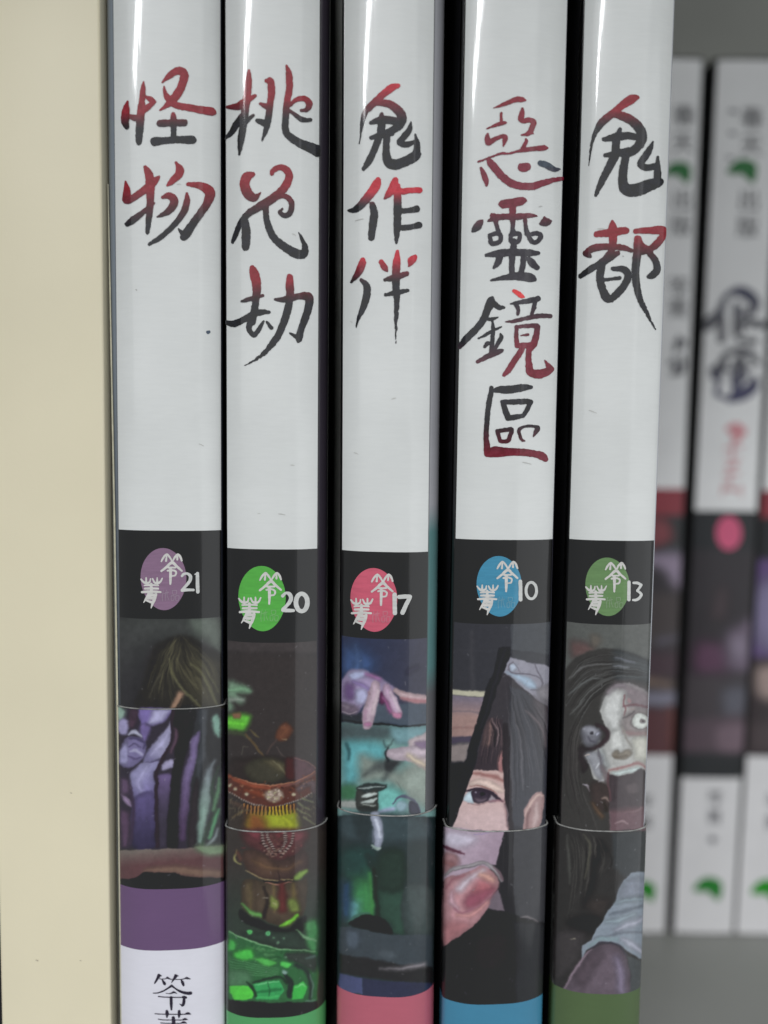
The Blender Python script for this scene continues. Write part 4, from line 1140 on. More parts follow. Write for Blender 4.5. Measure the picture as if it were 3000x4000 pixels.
# ------------------------------------------------------------------ brush lettering (traced stroke by stroke: x, y, width)
def strokes(ox, oy, s, lst, fat=1.07):
    out = []
    for st in lst:
        q = np.array(st, float)
        q[:, 0] = q[:, 0] / s + ox
        q[:, 1] = q[:, 1] / s + oy
        q[:, 2] = q[:, 2] / s * fat
        out.append(spline(q, 5))
    return out


Z1, Z2, Z3 = (400, 200, 1.7011), (1300, 200, 1.7011), (2100, 200, 1.7011)
BLACK = (27, 28, 34)


def fade(y0, y1, c0, c1=BLACK):
    """brush ink running from one colour at y0 to another at y1 (photo rows)"""
    def f(x, y):
        t = np.clip((y - y0) / (y1 - y0), 0, 1)[:, None]
        n = (vnoise(x, y, 14, 3) - 0.5)[:, None] * 16 + (vnoise(x, y, 5, 4) - 0.5)[:, None] * 16
        return ink(np.asarray(c0, float) * (1 - t) + np.asarray(c1, float) * t + n)
    return f


R1, R3, R4 = (140, 32, 44), (194, 42, 58), (118, 36, 54)
GUAI = strokes(350, 0, 2.765, [
    [(410, 1100, 24), (395, 1190, 74), (385, 1300, 80), (402, 1375, 50)],
    [(583, 885, 20), (578, 960, 52), (568, 1080, 62), (552, 1250, 82), (540, 1400, 80), (533, 1530, 62), (535, 1555, 30)],
    [(610, 1045, 24), (660, 1075, 56), (705, 1100, 34)], [(708, 1100, 30), (640, 1150, 60), (585, 1200, 50)],
    [(420, 1255, 40), (490, 1275, 66), (550, 1280, 80)],
    [(785, 892, 16), (850, 830, 54), (920, 778, 76), (985, 768, 84), (1022, 810, 90), (1005, 900, 86), (960, 1000, 86), (890, 1090, 86), (820, 1150, 44), (755, 1195, 16)],
    [(805, 930, 14), (818, 1010, 46), (870, 1090, 76), (950, 1140, 70), (1080, 1165, 72), (1220, 1190, 80), (1310, 1205, 84), (1345, 1222, 46)],
    [(905, 1230, 40), (908, 1290, 68), (908, 1400, 60), (905, 1500, 55)], [(762, 1335, 72), (900, 1328, 72), (1020, 1328, 76)],
    [(705, 1530, 94), (800, 1520, 72), (950, 1510, 72), (1080, 1510, 86), (1110, 1512, 84)]])
WU = strokes(*Z1, [
    [(155, 868, 14), (165, 930, 46), (160, 985, 50), (180, 990, 44), (250, 945, 44), (310, 900, 50), (350, 862, 42), (378, 832, 12)],
    [(285, 772, 24), (310, 820, 52), (318, 900, 56), (318, 1000, 46), (310, 1100, 40), (300, 1200, 26), (298, 1214, 12)],
    [(165, 1150, 30), (200, 1125, 44), (260, 1080, 36), (320, 1030, 24), (345, 1010, 10)],
    [(490, 742, 16), (515, 790, 52), (500, 828, 48), (460, 868, 38), (430, 893, 12)],
    [(570, 885, 24), (640, 892, 42), (700, 920, 62), (715, 955, 62), (690, 1020, 50), (650, 1080, 48), (600, 1150, 50), (560, 1210, 60), (540, 1235, 46)],
    [(545, 1225, 46), (505, 1180, 12)], [(402, 972, 22), (440, 960, 42), (475, 985, 50), (468, 1030, 50), (430, 1070, 40), (365, 1102, 12)],
    [(560, 945, 16), (562, 1000, 42), (540, 1070, 42), (490, 1140, 36), (420, 1210, 34), (360, 1255, 30), (312, 1283, 20)]])
TAO = strokes(*Z1, [
    [(975, 130, 18), (972, 200, 42), (962, 300, 48), (948, 400, 48), (935, 500, 46), (920, 600, 40), (910, 688, 14)],
    [(832, 372, 18), (900, 368, 46), (955, 330, 42), (1015, 298, 22)], [(955, 400, 36), (900, 475, 46), (855, 545, 34), (820, 580, 14)],
    [(950, 470, 36), (1005, 425, 16)], [(1090, 196, 24), (1118, 200, 44), (1124, 280, 46), (1114, 350, 42), (1105, 430, 42), (1090, 510, 36), (1060, 594, 10)],
    [(1050, 350, 20), (1100, 372, 42)], [(1030, 462, 26), (1080, 480, 46)],
    [(1225, 98, 16), (1240, 160, 42), (1242, 250, 42), (1226, 340, 42), (1218, 430, 42), (1216, 520, 44), (1235, 560, 46), (1310, 610, 54), (1380, 640, 62), (1428, 662, 74)],
    [(1245, 360, 22), (1290, 322, 28), (1345, 317, 38), (1374, 350, 40), (1358, 388, 32), (1318, 394, 18)], [(1238, 390, 18), (1290, 430, 28), (1330, 455, 32), (1380, 458, 24)]])
HUA = strokes(*Z1, [
    [(1002, 818, 28), (960, 835, 58), (946, 890, 62), (970, 950, 64), (1010, 975, 46), (1053, 940, 8)],
    [(1125, 816, 26), (1140, 788, 34), (1190, 772, 38), (1232, 800, 46), (1238, 850, 50), (1200, 920, 52), (1130, 980, 56), (1050, 1030, 52), (970, 1080, 44), (920, 1140, 36), (890, 1210, 32), (866, 1268, 20)],
    [(950, 1120, 36), (955, 1200, 56), (952, 1300, 50)], [(1130, 990, 34), (1190, 962, 30), (1235, 975, 36), (1258, 1020, 36), (1246, 1075, 36), (1212, 1093, 34), (1180, 1070, 26), (1195, 1050, 16)],
    [(1090, 1000, 32), (1086, 1080, 38), (1102, 1160, 42), (1140, 1240, 46), (1210, 1300, 52), (1290, 1345, 60), (1336, 1348, 50), (1346, 1305, 38), (1322, 1240, 18), (1304, 1206, 6)]])
JIE = strokes(*Z1, [
    [(995, 1438, 30), (1010, 1480, 60), (1025, 1560, 56), (1020, 1650, 46), (1008, 1740, 46), (995, 1800, 44)], [(928, 1662, 18), (990, 1645, 30), (1065, 1624, 20)],
    [(822, 1800, 26), (870, 1812, 42), (930, 1788, 40), (1000, 1750, 38), (1060, 1735, 36), (1108, 1734, 20)],
    [(1000, 1770, 44), (975, 1840, 36), (1005, 1888, 28), (1035, 1855, 30), (1072, 1795, 14)], [(1092, 1798, 16), (1122, 1838, 28)],
    [(1148, 1650, 18), (1220, 1650, 42), (1300, 1630, 40), (1365, 1630, 54), (1374, 1670, 50), (1352, 1760, 46), (1322, 1840, 42), (1306, 1908, 42), (1300, 1930, 16)], [(1300, 1908, 30), (1245, 1872, 10)],
    [(1245, 1500, 38), (1245, 1560, 52), (1245, 1640, 46), (1225, 1740, 48), (1190, 1840, 48), (1140, 1930, 44), (1070, 2010, 30), (1000, 2060, 16), (935, 2095, 5)]])
GUI3 = strokes(*Z2, [
    [(435, 232, 26), (390, 246, 48), (340, 285, 44), (290, 330, 42), (245, 375, 44), (215, 410, 34), (195, 480, 26), (185, 560, 10), (175, 630, 5)],
    [(290, 345, 34), (370, 352, 50), (430, 392, 56), (460, 440, 60), (446, 490, 54), (400, 525, 46), (350, 545, 38)],
    [(255, 478, 26), (330, 455, 48), (400, 465, 50), (440, 470, 40)], [(325, 418, 24), (325, 470, 48), (320, 540, 48)], [(255, 578, 24), (320, 560, 44), (390, 545, 40)],
    [(310, 570, 44), (275, 660, 42), (235, 740, 40), (205, 785, 22)], [(360, 560, 44), (355, 650, 46), (365, 730, 60), (410, 755, 66), (480, 735, 62), (545, 700, 60), (576, 686, 22)],
    [(555, 680, 50), (560, 620, 36), (548, 555, 12)], [(520, 472, 10), (505, 530, 38), (465, 580, 42), (445, 608, 38), (490, 622, 38), (550, 600, 22)]])
ZUO = strokes(*Z2, [
    [(302, 858, 36), (290, 890, 58), (250, 950, 55), (200, 1010, 50), (150, 1055, 38), (105, 1060, 16)], [(262, 1020, 36), (275, 1080, 50), (266, 1160, 50), (256, 1240, 40)],
    [(415, 858, 38), (405, 900, 56), (372, 950, 44), (345, 980, 12)], [(380, 935, 34), (450, 935, 40), (520, 926, 36), (576, 926, 36)],
    [(430, 900, 40), (430, 1000, 50), (430, 1100, 48), (425, 1200, 40), (422, 1274, 16)], [(440, 1065, 34), (500, 1060, 32), (558, 1050, 42)], [(440, 1175, 36), (520, 1170, 34), (572, 1156, 40)]])
BAN = strokes(*Z2, [
    [(200, 1388, 32), (195, 1420, 48), (160, 1490, 38), (122, 1536, 14)], [(190, 1520, 22), (225, 1560, 44), (225, 1630, 46), (200, 1710, 38), (170, 1780, 20), (155, 1835, 6)],
    [(322, 1402, 32), (345, 1438, 40), (362, 1462, 12)], [(547, 1366, 26), (525, 1390, 48), (505, 1428, 12)],
    [(430, 1332, 22), (425, 1400, 48), (420, 1480, 50), (420, 1560, 46), (425, 1650, 38), (422, 1740, 30), (420, 1840, 20), (420, 1940, 6)],
    [(345, 1520, 20), (410, 1505, 42), (490, 1480, 32)], [(350, 1620, 20), (420, 1605, 32), (496, 1592, 22)]])
E1 = (1800, 350, 3.6867)
EVIL = strokes(*E1, [
    [(470, 267, 16), (560, 237, 44), (680, 188, 60), (800, 143, 76), (880, 145, 70), (930, 153, 26)], [(583, 342, 34), (582, 400, 42), (585, 460, 40)],
    [(372, 566, 14), (450, 536, 30), (540, 502, 55), (620, 480, 52), (648, 480, 26)], [(385, 645, 36), (385, 720, 86), (400, 770, 74), (440, 742, 74), (520, 700, 56), (600, 672, 52), (640, 690, 70), (632, 750, 58), (608, 822, 18)],
    [(885, 280, 44), (880, 350, 76), (868, 420, 84), (900, 452, 70), (990, 440, 72), (1045, 468, 78), (1030, 530, 80), (1005, 600, 76), (960, 640, 58), (872, 655, 22)], [(1000, 612, 50), (1050, 640, 10)],
    [(935, 712, 30), (940, 750, 52), (915, 810, 56), (890, 860, 62)],
    [(247, 1042, 26), (330, 1012, 24), (420, 978, 26), (570, 925, 36), (700, 920, 26), (850, 882, 44), (950, 866, 64), (1080, 850, 66), (1190, 840, 76), (1246, 845, 26)],
    [(290, 1130, 36), (322, 1200, 70), (360, 1300, 80), (368, 1380, 36)],
    [(400, 1010, 60), (430, 1060, 100), (520, 1165, 106), (620, 1275, 106), (740, 1355, 106), (880, 1392, 100), (1040, 1392, 100), (1180, 1347, 86), (1300, 1312, 70), (1400, 1292, 56), (1470, 1278, 46)],
    [(862, 1095, 60), (880, 1125, 112), (940, 1115, 116), (970, 1100, 60)]])
EVIL_DOT = strokes(*E1, [[(1146, 1060, 78), (1230, 1088, 88), (1335, 1148, 74), (1425, 1148, 18)]])
LING = strokes(*E1, [
    [(560, 1652, 44), (620, 1650, 118), (750, 1632, 116), (870, 1606, 110), (925, 1600, 52)], [(745, 1650, 90), (745, 1750, 92), (748, 1900, 74), (745, 2000, 58), (750, 2060, 90)],
    [(388, 1898, 18), (450, 1868, 58), (520, 1842, 84), (650, 1832, 86), (800, 1832, 86), (950, 1818, 72), (1050, 1815, 50), (1104, 1822, 10)], [(450, 1812, 62), (480, 1830, 92)],
    [(168, 2045, 30), (238, 1972, 112), (296, 1905, 62), (318, 1876, 16)], [(1150, 1935, 40), (1222, 1910, 112), (1306, 1893, 18)], [(1205, 1850, 40), (1230, 1900, 90)],
    [(500, 1880, 74), (520, 1970, 56), (548, 2060, 64)], [(925, 1880, 58), (935, 1980, 56), (955, 2070, 78)]]) + strokes(*Z2, [
    [(1045, 1222, 26), (1106, 1212, 30), (1112, 1262, 30), (1056, 1278, 30), (1043, 1222, 24)], [(1182, 1222, 28), (1238, 1214, 26), (1232, 1264, 28), (1186, 1266, 28), (1182, 1222, 26)],
    [(1300, 1222, 26), (1356, 1210, 30), (1384, 1232, 28), (1352, 1268, 30), (1320, 1264, 30), (1298, 1222, 26)],
    [(1202, 1262, 34), (1200, 1315, 42)], [(1018, 1356, 20), (1100, 1345, 46), (1200, 1337, 46), (1300, 1340, 44), (1365, 1342, 24)],
    [(1110, 1350, 46), (1100, 1400, 42), (1070, 1437, 20)], [(1190, 1350, 42), (1190, 1430, 36), (1190, 1500, 42)], [(1270, 1350, 40), (1262, 1420, 36), (1244, 1500, 36)],
    [(1300, 1370, 16), (1320, 1405, 46), (1356, 1438, 34)], [(1052, 1522, 12), (1130, 1507, 30), (1220, 1495, 50), (1310, 1505, 56), (1338, 1516, 30)]])
J1 = (1750, 1100, 2.95)
JING_L = strokes(*J1, [
    [(505, 190, 46), (490, 235, 92), (450, 340, 82), (400, 450, 76), (330, 540, 74), (260, 612, 76), (200, 672, 72), (136, 750, 50)], [(520, 245, 60), (585, 295, 60), (646, 298, 30)],
    [(430, 432, 22), (500, 432, 40), (580, 410, 12)], [(510, 450, 26), (520, 550, 46), (512, 650, 46), (505, 760, 52), (500, 820, 52)], [(347, 655, 16), (420, 622, 30), (520, 562, 36), (620, 520, 12)],
    [(422, 750, 32), (460, 712, 46), (500, 720, 30)], [(605, 602, 20), (612, 650, 50), (570, 722, 46), (530, 792, 40)], [(338, 925, 38), (400, 892, 50), (500, 842, 60), (600, 802, 52), (632, 792, 26)]])
JING_R = strokes(*J1, [
    [(722, 256, 18), (820, 240, 46), (930, 222, 56), (1036, 198, 62)], [(780, 260, 48), (808, 320, 46), (802, 376, 36)], [(1000, 232, 42), (988, 300, 50), (960, 390, 32)], [(1000, 270, 30), (1005, 300, 26)],
    [(662, 466, 12), (760, 456, 40), (900, 422, 46), (1050, 396, 50), (1176, 397, 46)], [(790, 520, 46), (786, 620, 46), (796, 740, 56)], [(785, 522, 38), (900, 512, 46), (1020, 508, 54)],
    [(1032, 520, 58), (1016, 620, 70), (986, 720, 72), (960, 770, 50)], [(838, 622, 14), (918, 612, 32)], [(800, 738, 60), (880, 736, 62), (960, 735, 70)],
    [(850, 780, 60), (800, 860, 66), (740, 950, 66), (690, 1030, 62), (652, 1068, 44), (632, 1084, 18)],
    [(935, 760, 56), (926, 850, 62), (932, 960, 76), (950, 1042, 86), (1040, 1067, 96), (1130, 1042, 86), (1188, 1008, 64)], [(1178, 1010, 76), (1145, 960, 48), (1112, 906, 8)]])
JING_DOT = strokes(*J1, [[(758, 108, 38), (800, 132, 52), (850, 170, 44), (878, 180, 12)]])
QU = strokes(*J1, [
    [(528, 1255, 38), (600, 1245, 74), (720, 1244, 88), (850, 1222, 78), (955, 1216, 38)], [(500, 1222, 44), (490, 1300, 55), (465, 1450, 60), (446, 1650, 55), (440, 1800, 58), (450, 1920, 72), (452, 1990, 62)],
    [(450, 1985, 72), (540, 1962, 118), (700, 1964, 86), (850, 1966, 80), (1000, 1986, 76), (1080, 2010, 88), (1125, 2048, 56)],
    [(625, 1388, 48), (750, 1386, 60), (880, 1382, 60), (955, 1384, 50)], [(632, 1395, 58), (660, 1480, 66), (692, 1570, 64)], [(950, 1392, 52), (908, 1480, 50), (862, 1548, 44)], [(690, 1572, 58), (780, 1562, 60), (850, 1546, 50)],
    [(566, 1722, 46), (650, 1712, 48), (732, 1706, 48), (716, 1770, 46), (690, 1832, 46), (606, 1836, 46), (584, 1780, 46), (566, 1722, 46)],
    [(1036, 1682, 30), (960, 1664, 30), (870, 1672, 30), (816, 1712, 36), (830, 1780, 34), (852, 1826, 32), (884, 1836, 12)], [(970, 1662, 22), (1034, 1682, 48), (1010, 1732, 48), (982, 1786, 10)]])
GUI5 = strokes(*Z3, [
    [(662, 308, 30), (620, 322, 58), (560, 362, 46), (500, 412, 46), (440, 462, 50), (400, 512, 38), (370, 580, 24), (355, 650, 14), (340, 765, 5)],
    [(500, 415, 44), (590, 442, 56), (660, 492, 60), (694, 560, 62), (676, 620, 58), (620, 672, 50), (560, 684, 34)],
    [(440, 586, 26), (520, 572, 50), (600, 562, 46), (650, 570, 40)], [(548, 518, 22), (526, 580, 48), (515, 680, 50)], [(450, 692, 26), (520, 682, 46), (600, 660, 40)],
    [(510, 700, 58), (470, 780, 50), (425, 870, 42), (386, 958, 22)], [(590, 680, 46), (572, 770, 52), (566, 870, 60), (592, 920, 76), (660, 922, 80), (740, 892, 76), (806, 870, 54), (824, 862, 24)],
    [(795, 860, 50), (796, 780, 40), (798, 704, 16)], [(765, 602, 12), (740, 660, 40), (700, 720, 46), (684, 752, 44), (725, 775, 42), (795, 762, 40)]])
DU = strokes(*Z3, [
    [(495, 1132, 18), (500, 1180, 56), (500, 1280, 48), (490, 1330, 40)], [(392, 1216, 38), (480, 1206, 50), (585, 1192, 44)], [(322, 1342, 34), (370, 1310, 46), (460, 1300, 40), (560, 1305, 38), (622, 1325, 26)],
    [(322, 1345, 40), (350, 1364, 22)], [(490, 1330, 38), (430, 1400, 40), (350, 1450, 40), (286, 1496, 28)], [(532, 1342, 32), (480, 1372, 46), (430, 1402, 50)],
    [(430, 1400, 48), (415, 1500, 50), (430, 1580, 50), (460, 1640, 56), (488, 1652, 34)], [(500, 1446, 26), (570, 1450, 42), (600, 1490, 46), (580, 1550, 46), (530, 1610, 48), (484, 1648, 40)], [(440, 1520, 20), (545, 1508, 24)],
    [(652, 1196, 34), (740, 1192, 42), (828, 1192, 58), (834, 1222, 44), (790, 1282, 46), (742, 1330, 40), (780, 1390, 42), (792, 1450, 46), (762, 1490, 44), (736, 1500, 26)],
    [(665, 1252, 46), (680, 1310, 76), (740, 1322, 40)], [(665, 1250, 48), (660, 1350, 52), (650, 1450, 48), (656, 1550, 46), (680, 1650, 40), (720, 1730, 28), (760, 1810, 14), (795, 1870, 4)]])

# seal lettering on the round emblem: relative to the disc centre, in photo pixels of a 88-pixel disc
SEAL = [[(590, 390, 40), (640, 300, 52), (720, 215, 40), (790, 285, 52), (835, 360, 40), (850, 410, 60)], [(720, 230, 36), (705, 380, 52)],
        [(868, 382, 40), (920, 290, 52), (990, 215, 40), (1050, 275, 56), (1090, 375, 42)], [(985, 235, 40), (980, 350, 50)],
        [(590, 630, 52), (700, 545, 60), (850, 420, 72), (960, 510, 62), (1090, 622, 48)], [(760, 545, 44), (930, 545, 44)],
        [(742, 622, 44), (860, 606, 48), (948, 650, 46), (930, 735, 42), (850, 752, 38)], [(815, 590, 74), (815, 750, 70), (810, 950, 50)],
        [(92, 832, 40), (150, 900, 54), (220, 930, 54), (300, 900, 48), (320, 820, 35)], [(215, 800, 38), (215, 910, 54)],
        [(372, 820, 38), (420, 910, 48), (490, 930, 54), (560, 900, 50), (608, 812, 36)], [(485, 800, 38), (485, 920, 54)],
        [(175, 985, 44), (340, 975, 52), (515, 985, 42)], [(185, 1060, 52), (340, 1060, 60), (508, 1060, 48)], [(115, 1150, 54), (340, 1135, 66), (568, 1150, 48)],
        [(340, 950, 64), (340, 1180, 76)], [(285, 1170, 64), (220, 1300, 58), (152, 1408, 22)], [(455, 1200, 64), (430, 1300, 74), (378, 1420, 64), (336, 1540, 26)],
        [(290, 1220, 74), (420, 1220, 74)], [(270, 1300, 70), (400, 1300, 70)], [(235, 1360, 44), (330, 1392, 66)]]
WORKS = [[(640, 1100, 22), (612, 1240, 26), (618, 1370, 22)], [(690, 1150, 24), (690, 1350, 24)], [(640, 1190, 20), (770, 1150, 22)], [(720, 1100, 20), (740, 1260, 22), (780, 1350, 20)],
         [(860, 1110, 24), (960, 1110, 24), (950, 1200, 22), (870, 1200, 22), (860, 1110, 22)], [(830, 1240, 22), (900, 1240, 22), (890, 1350, 22), (835, 1350, 22), (830, 1240, 22)],
         [(940, 1240, 22), (1020, 1240, 22), (1010, 1350, 22), (945, 1350, 22), (940, 1240, 22)]]


def ellipse_stroke(cx, cy, rx, ry, w):
    return [(cx + rx * math.cos(t), cy + ry * math.sin(t), w * (1 + 0.12 * abs(math.cos(t)))) for t in np.linspace(0, 2 * math.pi, 17)]


NUM = {
    '21': strokes(540, 2130, 6.381, [[(1090, 765, 58), (1140, 715, 62), (1225, 705, 60), (1300, 765, 76), (1292, 870, 78), (1210, 985, 70), (1108, 1095, 58)], [(1100, 1118, 76), (1240, 1108, 68), (1378, 1112, 58)],
                                     [(1412, 722, 26), (1475, 705, 60)], [(1476, 700, 78), (1476, 900, 82), (1484, 1158, 84)]]),
    '20': strokes(920, 2190, 5.3516, [[(985, 735, 66), (1050, 676, 48), (1125, 695, 74), (1160, 780, 80), (1125, 870, 74), (1060, 950, 64), (992, 1010, 60)], [(995, 1032, 76), (1090, 1040, 72), (1205, 1040, 64)], ellipse_stroke(1380, 872, 118, 182, 82)]),
    '17': strokes(1350, 2190, 5.3516, [[(1025, 705, 84), (1025, 900, 84), (1030, 1092, 86)], [(1120, 755, 82), (1250, 748, 82), (1340, 750, 84)], [(1338, 775, 76), (1268, 910, 82), (1190, 1085, 86)]]),
    '10': strokes(1850, 2160, 6.381, [[(1160, 705, 84), (1165, 900, 86), (1165, 1160, 88)], ellipse_stroke(1430, 935, 130, 205, 62)]),
    '13': strokes(2270, 2160, 6.381, [[(1188, 722, 76), (1185, 920, 78), (1185, 1160, 78)], [(1300, 742, 58), (1400, 745, 66)], [(1400, 745, 66), (1488, 792, 60)], [(1488, 795, 60), (1435, 880, 60), (1392, 938, 60)], [(1392, 940, 58), (1450, 980, 62), (1490, 1040, 66), (1442, 1120, 66), (1360, 1168, 64), (1285, 1170, 50)]]),
}
AUTH = (580, 3750, 8.295)
AUTHOR1 = strokes(*AUTH, [
    [(330, 440, 40), (350, 482, 100), (300, 575, 74), (240, 680, 58), (200, 740, 22)], [(350, 470, 60), (430, 485, 30)], [(370, 582, 18), (450, 600, 26), (480, 660, 60), (530, 740, 86), (545, 780, 28)],
    [(400, 588, 16), (560, 582, 26), (620, 545, 62), (680, 580, 42), (780, 602, 14)], [(865, 455, 40), (890, 490, 96), (840, 572, 72), (790, 650, 44), (750, 720, 8)], [(900, 480, 60), (975, 490, 24)],
    [(800, 602, 18), (1060, 600, 24), (1180, 576, 32), (1240, 556, 72), (1300, 575, 50), (1365, 590, 16)], [(1070, 630, 38), (1110, 702, 86), (1140, 790, 66)],
    [(170, 1045, 28), (300, 1040, 36), (480, 980, 46), (620, 900, 52), (760, 805, 72)], [(760, 805, 72), (850, 872, 52), (960, 950, 60), (1120, 1020, 80), (1270, 1050, 96), (1365, 1045, 104)],
    [(582, 1050, 20), (700, 1060, 26), (770, 1040, 50), (830, 1015, 62), (925, 1055, 18)], [(335, 1155, 36), (500, 1172, 30), (800, 1182, 30), (1090, 1182, 32)], [(1090, 1180, 40), (1160, 1172, 82), (1230, 1192, 54)],
    [(1160, 1200, 82), (1152, 1330, 92), (1130, 1420, 86), (1090, 1466, 36)], [(1100, 1450, 60), (1012, 1388, 10)], [(742, 1190, 92), (746, 1400, 88), (750, 1575, 56)]])
AUTHOR2 = strokes(*AUTH, [
    [(222, 1712, 30), (400, 1725, 28), (700, 1728, 26), (1000, 1730, 26), (1190, 1730, 28)], [(1190, 1725, 40), (1290, 1700, 78), (1385, 1738, 16)], [(600, 1625, 76), (612, 1710, 104), (605, 1825, 44)], [(1000, 1632, 84), (1000, 1750, 88), (990, 1836, 34)],
    [(328, 1886, 26), (500, 1912, 28), (1000, 1916, 28), (1110, 1912, 34)], [(1110, 1912, 40), (1190, 1885, 72), (1285, 1912, 14)], [(405, 2008, 28), (600, 2022, 28), (1050, 2024, 28)], [(1050, 2020, 36), (1150, 1990, 70), (1250, 2024, 20)],
    [(812, 1842, 100), (820, 1950, 110), (812, 2200, 96)], [(180, 2150, 26), (800, 2160, 28), (1400, 2160, 30)], [(430, 2280, 70), (430, 2700, 80)], [(430, 2290, 28), (1100, 2290, 30)], [(1150, 2280, 84), (1150, 2680, 86)], [(430, 2420, 26), (1120, 2420, 26)], [(430, 2550, 26), (1120, 2550, 26)]])

# ------------------------------------------------------------------ the place: the shelf the books stand in
M_PRINT = print_material("laminated_print")
M_INK = print_material("laminated_ink", rough=0.5, grain=0.15, spec=0.1)
M_BAND = print_material("paper_band_print", rough=0.55, coat=0.9, coat_rough=0.07, wave=1.4)
M_FOLD = plain_material("fold_cream_reflection", (0.50, 0.48, 0.36), 0.25, 0.5, 0.2, 600)  # cream reflection painted into the fold's colour
M_EDGE = plain_material("cut_paper_edge", (0.25, 0.25, 0.24), 0.5, 0.4, 0.5, 900)
M_FAR = print_material("matt_print", rough=0.5, coat=0.35, coat_rough=0.2, wave=0.5)
M_SHELF = plain_material("painted_shelf_board", (0.25, 0.255, 0.238), 0.42, 0.4, 0.07, 18, 0.00003, 500)
M_SHELF_PALE = plain_material("pale_shelf_board", (0.62, 0.625, 0.59), 0.5, 0.4, 0.07, 18, 0.00003, 500)
M_CREAM = plain_material("cream_cloth_paper", (0.705, 0.645, 0.472), 0.42, 0.42, 0.03, 55, 0.000012, 1400)
M_SPECK = plain_material("dirt", (0.42, 0.37, 0.28), 0.8, 0.2, 0.2, 900)
M_INNER = plain_material("matt_black_board", (0.010, 0.010, 0.012), 0.8, 0.08, 0.3, 300)
M_BLACK = plain_material("black_board", (0.016, 0.016, 0.019), 0.5, 0.3, 0.3, 300)


def solid(name, x0, x1, y0, y1, z0, z1, mat, r=0.0012, label=None, parent=None, seg=3):
    """a board with eased edges"""
    me = bpy.data.meshes.new(name)
    bm = bmesh.new()
    bmesh.ops.create_cube(bm, size=1.0)
    for v in bm.verts:
        v.co = Vector(((x0 + x1) / 2 + v.co.x * (x1 - x0), (y0 + y1) / 2 + v.co.y * (y1 - y0), (z0 + z1) / 2 + v.co.z * (z1 - z0)))
    if parent is not None:
        bmesh.ops.translate(bm, verts=bm.verts, vec=-Vector(base_of(parent)))
    bmesh.ops.bevel(bm, geom=list(bm.edges), offset=r, segments=seg, affect='EDGES', profile=0.5)
    bm.to_mesh(me)
    bm.free()
    for p in me.polygons:
        p.use_smooth = True
    me.set_sharp_from_angle(angle=math.radians(35))
    me.materials.append(mat)
    o = bpy.data.objects.new(name, me)
    scene.collection.objects.link(o)
    if parent is not None:
        o.parent = parent
    return o


for nm, a in (("shelf_floor", (-0.30, 0.45, -0.022, 0.262, -0.020, -0.0002)), ("shelf_top", (-0.30, 0.45, -0.145, 0.262, 0.2800, 0.3000)),  # top's unseen front overhang lengthened to shade the upper spines
              ("shelf_back", (-0.30, 0.45, 0.2624, 0.280, -0.020, 0.3000))):
    solid(nm, *a, M_SHELF if nm == "shelf_floor" else M_SHELF_PALE)['kind'] = 'structure'

